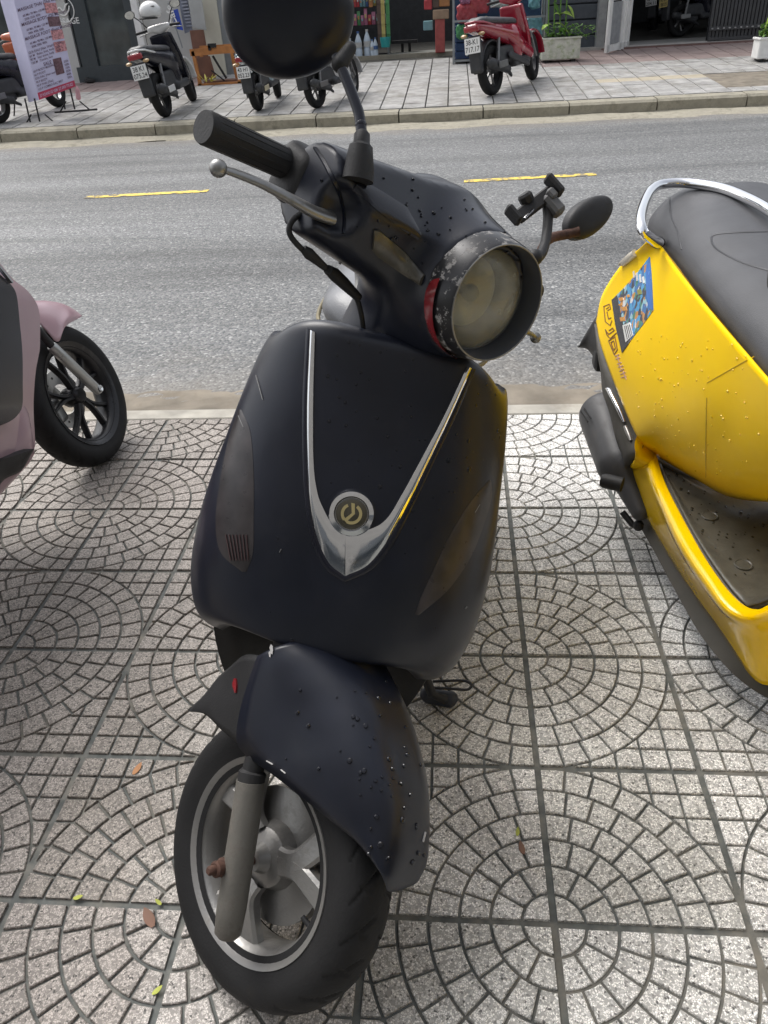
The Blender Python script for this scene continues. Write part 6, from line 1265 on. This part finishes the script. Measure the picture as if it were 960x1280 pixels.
# --- planters
def planter(name, label, c, sz, m_, leaves, seed, big=True):
    t = thing(name, label, 'planter', c); r_ = random.Random(seed); w_, d_, h_ = sz
    b0 = MB(); b0.box(arr(c) + (0, 0, h_ / 2 + .04), (w_, d_, h_), bev=.012); b0.box(arr(c) + (0, 0, h_ + .04), (w_ + .03, d_ + .03, .03), bev=.006); part('trough', b0, m_, t, smooth=False)
    b0 = MB(); b0.box(arr(c) + (0, 0, h_ + .045), (w_ - .04, d_ - .04, .03)); part('soil', b0, M_rub, t, smooth=False)
    for q in range(2): b0 = MB(); b0.box(arr(c) + ((q - .5) * w_ * .7, 0, .02), (.06, d_ * .8, .05)); part('foot', b0, M_blkm, t, smooth=False)
    lo_ = MB(); n_ = 150
    for k_ in range(n_):
        b_ = arr(c) + (r_.uniform(-.45, .5) * w_, r_.uniform(-.4, .4) * d_ - .02, h_ + .05 + r_.uniform(0, .16)); leaf_mesh(lo_, b_, b_ + arr((r_.uniform(-.06, .08), r_.uniform(-.06, .04), r_.uniform(-.04, .06))), .022, droop=.01, n=3)
    if leaves:
        for k_ in range(46): b_ = arr(c) + (w_ * .38 + r_.uniform(0, .3), r_.uniform(-.3, .1) * d_, h_ + .02 + r_.uniform(-.0, .18)); leaf_mesh(lo_, b_, b_ + arr((r_.uniform(-.02, .08), r_.uniform(-.05, .03), r_.uniform(-.04, .05))), .02, droop=.01, n=3)
    o = part('low_leaves', lo_, M_leaf, t, kind='stuff')
    return t
cP = Wp(700, 78) + arr((0, .12, 0)); pl1 = planter('planter', 'mossy white concrete trough with bushy green plants beside the grey slats', cP, (.62, .30, .30), mat('mossy_white', (.52, .52, .45), .8, var=.2, vs=8, dirt=.8, dcol=(.20, .26, .10), ds=9, dth=.48), True, 4)
r_ = random.Random(9)
for k_ in range(26):
    b_ = cP + arr((r_.uniform(-.30, .12), r_.uniform(-.08, .1), .42 + r_.uniform(0, .9))); L_ = r_.uniform(.28, .48); a_ = r_.uniform(-.3, 1.3)
    lf = MB(); leaf_mesh(lf, b_, b_ + arr((L_ * .5 * (1 if r_.random() < .62 else -1) * r_.uniform(.4, 1), -L_ * .25 * r_.random(), -L_ * .55 * r_.random() + .08)), r_.uniform(.05, .085), droop=.14, n=8); part('broad_leaf', lf, M_leaf2 if r_.random() < .6 else M_leaf, pl1)
for k_ in range(4): st_ = MB(); st_.tube([cP + arr((-.2 + k_ * .09, 0, .3)), cP + arr((-.25 + k_ * .1, .02, 1.5))], .012, 6); part('stem', st_, M_leaf, pl1)
cP2 = Wp(962, 77) + arr((.06, .12, 0)); pl2 = planter('planter', 'plain white box planter with upright leaves at the right edge', cP2, (.52, .30, .26), M_white, False, 14)
for k_ in range(14):
    b_ = cP2 + arr((r_.uniform(-.2, .12), r_.uniform(-.08, .1), .28)); lf = MB(); leaf_mesh(lf, b_, b_ + arr((r_.uniform(-.16, .2), r_.uniform(-.1, .05), r_.uniform(.35, .9))), .05, droop=.1, n=8); part('broad_leaf', lf, M_leaf2 if k_ % 3 else M_leaf, pl2)

# ================================================================== parked scooters across the street
M_silv = mat('silver_paint', (.50, .51, .52), .3, metal=.3, coat=.4, var=.05); M_wht = mat('white_paint', (.68, .68, .67), .25, coat=.6, var=.04, dirt=.15); M_redp = mat('red_paint', (.30, .010, .03), .16, coat=.9, var=.04)
M_bluep = mat('blue_paint', (.34, .47, .53), .25, coat=.5, var=.04); M_tail = mat('tail_lens', (.30, .02, .03), .15, coat=.7); M_plate = mat('plate_white', (.76, .76, .74), .4, var=.02); M_plt = mat('plate_text', (.05, .05, .05), .5); M_dgp = mat('dark_grey_plastic', (.04, .042, .046), .5, dirt=.3, dcol=(.14, .13, .12)); M_mufm = mat('muffler_metal', (.20, .20, .20), .4, metal=.6)
M_cream2 = mat('heat_shield', (.55, .50, .34), .4, metal=.4); M_pltY = mat('plate_yellow', (.62, .50, .20), .45)
def far_scooter(label, rear, front, cm, plate, tailm=None, shm=None, fair=False, R=.27, lean=.12, trim=None, helmet=False, tailc=None, sec=None, wb=1.24, hug=True, sc_=1.0, mufs=-1, name='motor_scooter', seatm=None, cat='scooter', platem=None, mir_=True):
    rear, front = arr(rear), arr(front); d = front - rear; fz = norm((d[0], d[1], 0)); Lf = arr((-fz[1], fz[0], 0)); up0 = arr((0, 0, 1.)); U = up0 * math.cos(lean) + Lf * math.sin(lean); Ll = Lf * math.cos(lean) - up0 * math.sin(lean)
    slope = norm(fz + up0 * PS * fz[1]); M_ = np.stack([slope, Ll, norm(np.cross(slope, Ll))], 1) * sc_
    t = thing(name, label, cat, rear); fn = lambda V: rear + arr(V) @ M_.T; P1 = lambda *p: fn([p])[0]; Mn = M_ / sc_
    q = lambda f, lo, hi, h, nm, m_, par=None, **k_: part(nm, (lambda vf: (fn(vf[0]), vf[1]))(sdf_mesh(f, lo, hi, h)), m_, par or t, ang=60, **k_)
    sec = sec or M_dgp
    for nm, x in (('rear', 0), ('front', wb)):
        C = P1(x, 0, R); ax = Mn[:, 1]
        if nm == 'front': ax = norm(Mn[:, 1] * math.cos(.22) - Mn[:, 0] * math.sin(.22) * 1)
        tm = tyre_mesh(C, ax, Mn[:, 0], R * sc_, .058 * sc_, R * .70 * sc_, nu=72, nv=22, grooves=False); part('tyre', tm, M_tyre, t, ang=50)
        rm = MB(); rr = R * .74 * sc_; rm.lathe([(rr * .86, -.03), (rr, -.038), (rr * 1.02, -.03), (rr * .86, -.02), (rr * .84, .02), (rr * 1.02, .03), (rr, .038), (rr * .86, .03)], C, ax, 36, close=True); rmo = part('rim', rm, sec if sec is not M_dgp else M_dgp, t)
        rm = MB(); rm.lathe([(0, -.04), (.03, -.04), (.045, -.02), (.045, .03), (0, .04)], C, ax, 18); part('hub', rm, M_mufm, t)
        u = norm(Mn[:, 0] - ax * (Mn[:, 0] @ ax)); v = np.cross(ax, u)
        for k_ in range(5):
            a = 2 * math.pi * k_ / 5; e = math.cos(a) * u + math.sin(a) * v; b0 = MB(); b0.bar(C + e * .03, C + e * rr * .88, .028, .02, up=ax); part('spoke', b0, M_mufm, t, smooth=False)
    mi_ = lambda P: np.stack([P[..., 0], np.abs(P[..., 1]), P[..., 2]], -1)
    def tail(P): Q = mi_(P); d_ = rcone(Q, (.55, .06, .60), (-.32, .035, .80), .135, .075, (1, 1, 1)); d_ = smin(d_, rcone(Q, (.60, .05, .40), (.50, .06, .62), .12, .12), .05); return smax(d_, P[..., 2] - (.735 + .10 * (.5 - P[..., 0])), .02)
    q(tail, (-.48, -.26, .2), (.78, .26, .95), .022, 'tail_body', tailm or cm)
    def seat_(P): Q = mi_(P); return smax(rcone(Q, (.58, .03, .745), (-.22, .04, .83), .105, .095, (1, 1, .55)), .725 + .10 * (.5 - P[..., 0]) - P[..., 2], .015)
    q(seat_, (-.42, -.2, .66), (.76, .2, .95), .022, 'seat', seatm or M_seaty)
    q(lambda P: smin(rbox(P, (.66, 0, .30), (.24, .16, .05), .03), rbox(mi_(P), (.30, .09, .42), (.25, .03, .10), .02), .03), (.0, -.22, .2), (.96, .22, .58), .02, 'floorboard', M_dgp)
    def shield(P):
        Q = mi_(P); x = P[..., 0] - (.97 - .30 * (P[..., 2] - .35)); w_ = .19 - .10 * np.abs(P[..., 2] - .62); 
        return smax(smax(np.abs(x + .5 * Q[..., 1] ** 2 * 4) - .045, Q[..., 1] - w_, .03), np.abs(P[..., 2] - .62) - .31, .03)
    q(shield, (.70, -.25, .25), (1.1, .25, 1.0), .02, 'leg_shield', shm or cm)
    q(lambda P: smin(rcone(mi_(P), (.84, .0, .98), (.80, .14, 1.0), .065, .04), rcone(P, (.84, 0, .97), (.92, 0, .96), .06, .06), .03), (.68, -.22, .86), (1.02, .22, 1.1), .018, 'handlebar_cowl', cm)
    q(lambda P: smax(np.abs(np.linalg.norm(P[..., [0, 2]] - arr((wb, R)), axis=-1) - R - .03) - .012, smax(np.abs(P[..., 1]) - .065, R * .72 - (P[..., 2] - .0) + .0, .01), .01), (wb - .38, -.09, R), (wb + .38, .09, R * 2 + .1), .014, 'front_mudguard', cm)
    for s_ in (-1, 1):
        b0 = MB(); b0.tube([P1(wb, s_ * .075, R), P1(wb - .12, s_ * .07, R + .30), P1(wb - .19, s_ * .05, .6)], .018 * sc_, 10); part('fork_leg', b0, M_mufm, t)
        b0 = MB(); b0.tube([P1(.80, s_ * .15, 1.0), P1(.74, s_ * .33, .99)], .017 * sc_, 10); part('grip', b0, M_rub, t)
        b0 = MB(); b0.tube([P1(.86, s_ * .17, .97), P1(.82, s_ * .32, .95)], .007, 8); part('brake_lever', b0, M_alu, t)
        if mir_:
            b0 = MB(); b0.tube([P1(.80, s_ * .16, 1.02), P1(.78, s_ * .24, 1.14), P1(.77, s_ * .30, 1.20)], .007, 8); part('mirror_stalk', b0, M_blkm, t)
            mm_, gg_ = mirror_shell(P1(.77, s_ * .34, 1.22), Mn[:, 1], Mn[:, 2], Mn[:, 0], .075, .05, .03); part('mirror_housing', mm_, M_blkm, t); part('mirror_glass', gg_, bpy.data.materials['mirror_glass'], t)
        b0 = MB(); b0.tube([P1(.02, s_ * .10, R + .02), P1(.12, s_ * .10, .62)], .022 * sc_, 10); part('rear_shock', b0, M_mufm, t)
        b0 = MB(); b0.ball(P1(-.36, s_ * .12, .71), arr((.03, .045, .022)) * sc_, 10, Mn); part('rear_indicator', b0, mat('ind_lens', (.5, .35, .2), .2) if 'ind_lens' not in bpy.data.materials else bpy.data.materials['ind_lens'], t)
    q(lambda P: smin(rbox(P, (.20, .02, R + .03), (.24, .09, .08), .05), rbox(P, (.02, .10, R), (.14, .035, .07), .03), .03), (-.2, -.14, .12), (.5, .2, .46), .02, 'engine', M_dgp)
    mq = mufs; q(lambda P: smin(rcone(P, (.22, mq * .13, R - .03), (-.26, mq * .16, R + .09), .050, .062), rcone(P, (.40, mq * .09, .16), (.22, mq * .13, R - .04), .02, .03), .03), (-.42, min(mq * .3, mq * .02), .08), (.5, max(mq * .3, mq * .02), .5), .016, 'muffler', M_dgp)
    if fair:
        q(lambda P: smin(rcone(mi_(P), (.20, .12, .68), (.62, .13, .50), .055, .085, (1, .75, 1)), rcone(mi_(P), (.62, .13, .50), (.90, .15, .36), .085, .07, (1, .6, 1)), .05), (.05, -.26, .22), (1.02, .26, .80), .018, 'side_fairing', cm)
        q(lambda P: rcone(mi_(P), (.30, .15, .40), (.78, .16, .25), .05, .045, (1, .5, 1)), (.2, -.24, .14), (.9, .24, .5), .018, 'lower_cover', M_dgp)
        q(lambda P: smax(np.abs(np.linalg.norm(P[..., [0, 2]] - arr((0, R)), axis=-1) - R - .035) - .012, smax(np.abs(P[..., 1]) - .07, -(P[..., 0] + .16) * 1.0 + .0 * P[..., 0] - .3, .01), .01), (-.36, -.09, R), (.2, .09, R * 2 + .1), .014, 'wheel_hugger', M_dgp)
    b0 = MB(); b0.merge(tr(MB().box((-.06, mq * .225, R + .05), (.24, .012, .075), bev=.01), fn)); part('heat_shield', b0, trim or M_mufm, t, smooth=False)
    if hug: q(lambda P: smax(rbox(P, (-.34, 0, .50), (.035, .085, .20), .02), -(rbox(P, (-.29, 0, .5), (.035, .06, .25), .01)), .01), (-.42, -.12, .26), (-.26, .12, .74), .014, 'rear_mudguard', M_dgp)
    b0 = MB(); b0.merge(tr(sdf_mesh(lambda P: rbox(P, (-.375, 0, .775), (.03, .10, .035), .02), (-.43, -.14, .72), (-.32, .14, .83), .012), fn)); part('tail_light', b0, tailc or M_tail, t)
    pc_ = P1(-.400, 0, .60); pn = norm(-Mn[:, 0] + Mn[:, 2] * .12); prr = -Mn[:, 1]; pu_ = norm(np.cross(pn, prr)) * (1 if np.cross(pn, prr)[2] > 0 else -1)
    PMx = np.stack([prr, pu_, pn], 1); b0 = MB(); b0.box(pc_, (.21 * sc_, .165 * sc_, .004), PMx, .001); plo = part('number_plate', b0, platem or M_plate, t, smooth=False)
    for k_, s_ in enumerate(plate): b1 = text_vf(s_, .078 * sc_, pc_ + pu_ * (.012 - .076 * k_) * sc_ + pn * .003, prr, pu_, bold=.012, wscale=.9); part('plate_lettering', b1, M_plt, plo, smooth=False)
    b0 = MB(); b0.tube([P1(.0, .13, .70 + .06), P1(-.28, .12, .80 + .02), P1(-.40, .06, .84), P1(-.40, -.06, .84), P1(-.28, -.12, .82), P1(0, -.13, .76)], .013 * sc_, 10); part('grab_rail', b0, trim if trim and not (trim is M_cream2) else cm, t)
    b0 = MB(); b0.tube([P1(.55, .12, .26), P1(.50, .24, .01)], .011, 8); part('side_stand', b0, M_blkm, t)
    b0 = MB(); b0.tube([P1(.88, .0, 1.0), P1(.98, .06, .8), P1(1.0, .05, .6)], .008, 6); part('cable', b0, M_rub, t)
    return t, P1, Mn
PC = lambda x, y: Wp(x, y)
tw, Pw, Mw = far_scooter('white and black scooter with a white helmet hung on its mirror', PC(209, 146), PC(246, 124), M_wht, ('38 K1', '075.24'), R=.27, lean=.16, sec=M_dgp, tailm=M_blkg, shm=M_blkg, trim=M_wht)
hp = Pw(.74, .02, 1.20); hm = thing('helmet', 'white helmet with black markings hung over the mirror of the white scooter', 'helmet', hp)
hm_ = MB(); hm_.merge(sdf_mesh(lambda P: smax(np.linalg.norm((P - hp) / (1, 1, .85), axis=-1) - .15, -(np.linalg.norm((P - hp) / (1, 1, .85), axis=-1) - .13) if False else (hp[2] - .07) - P[..., 2], .02), hp - .22, hp + .22, .014)); part('shell', hm_, M_wht, hm)
b0 = MB(); b0.merge(sdf_mesh(lambda P: rbox(P, hp - (.02, .08, .075), (.12, .07, .012), .01), hp - .3, hp + .2, .014)); part('peak', b0, M_blkm, hm)
part('helmet_mark', MB().ball(hp + arr((.075, -.10, .06)), (.03, .03, .007), 8), M_blkm, hm)
far_scooter('pale blue scooter seen from behind right of the orange bench frame', PC(324, 138), PC(352, 119), M_bluep, ('43 H1', '052.23'), R=.27, lean=.07, trim=M_cream2, sc_=.84)
far_scooter('silver grey scooter half hidden under the large black mirror', PC(398, 135), PC(432, 122), M_silv, ('43 D1', '271.60'), R=.28, lean=.10, sc_=.86)
far_scooter('glossy red scooter parked in front of the display case', PC(616, 119), PC(668, 99), M_redp, ('38-K1', '717.17'), R=.285, lean=.13, fair=True, tailm=M_redp, sc_=1.06)
far_scooter('black scooter in the garage with a yellowed number plate', PC(872, 51) + arr((-.1, 1.0, .02)), PC(872, 51) + arr((.9, 1.6, .02)), M_blkg, ('43 E1', '188.05'), R=.27, lean=.12, platem=M_pltY)
far_scooter('black scooter deepest in the garage with a pale number plate', PC(835, 50) + arr((.2, 2.2, .02)), PC(835, 50) + arr((.6, 3.4, .02)), M_blkg, ('43 K1', '204.11'), R=.27, lean=.12)
M_orp = mat('orange_paint', (.55, .14, .06), .3, coat=.6)
far_scooter('dark scooter with an orange flank half hidden by the price banner', PC(2, 154), PC(66, 136), M_orp, ('43 F1', '330.18'), R=.27, lean=.12, sec=M_silv, tailm=M_blkg)
# dark shoes by the glass door
for k_, (x, y) in enumerate(((103, 103), (124, 101), (113, 104))):
    p = Wp(x, y); b0 = MB(); b0.ball(p + arr((0, 0, .04)), (.11, .06, .045), 10); b0.ball(p + arr((-.04, 0, .07)), (.05, .05, .035), 8)
    single('shoe', b0, M_blkm if k_ != 1 else M_dgp, ('black shoe left of the glass door', 'grey shoe on the right by the glass door', 'black shoe between two others by the door')[k_], 'shoe', group='shoes by the glass door')

# ================================================================== litter on the near pavement
M_lfy = mat('fallen_leaf_green', (.42, .45, .08), .6); M_lfb = mat('fallen_leaf_brown', (.20, .11, .075), .7); M_lfo = mat('fallen_leaf_orange', (.45, .22, .10), .7)
for (x, y, s_, an, m_, lb) in ((647, 1040, .008, 80, M_lfy, 'tiny yellow green leaf in a joint right of the mudguard'), (98, 1122, .009, 10, M_lfy, 'tiny green leaf near the lower left edge'), (198, 1128, .007, 150, M_lfy, 'tiny yellow leaf in the joint left of the front tyre'), (197, 1238, .009, 40, M_lfy, 'tiny yellow leaf lowest in the photo'),
                              (172, 961, .014, 70, M_lfo, 'small orange leaf above left of the front tyre'), (186, 1147, .019, 130, M_lfb, 'oval brown leaf beside the front tyre'), (652, 1060, .012, 100, M_lfb, 'pale dry leaf scrap beside the yellow green leaf')):
    p = Wz(x, y, .0015); a = R_(an); b0 = MB(); dv = arr((math.cos(a), math.sin(a), 0)); leaf_mesh(b0, p - dv * s_, p + dv * s_ + arr((0, 0, .003)), s_ * .45, droop=-.004, n=6); single('fallen_leaf', b0, m_, lb, 'leaf')
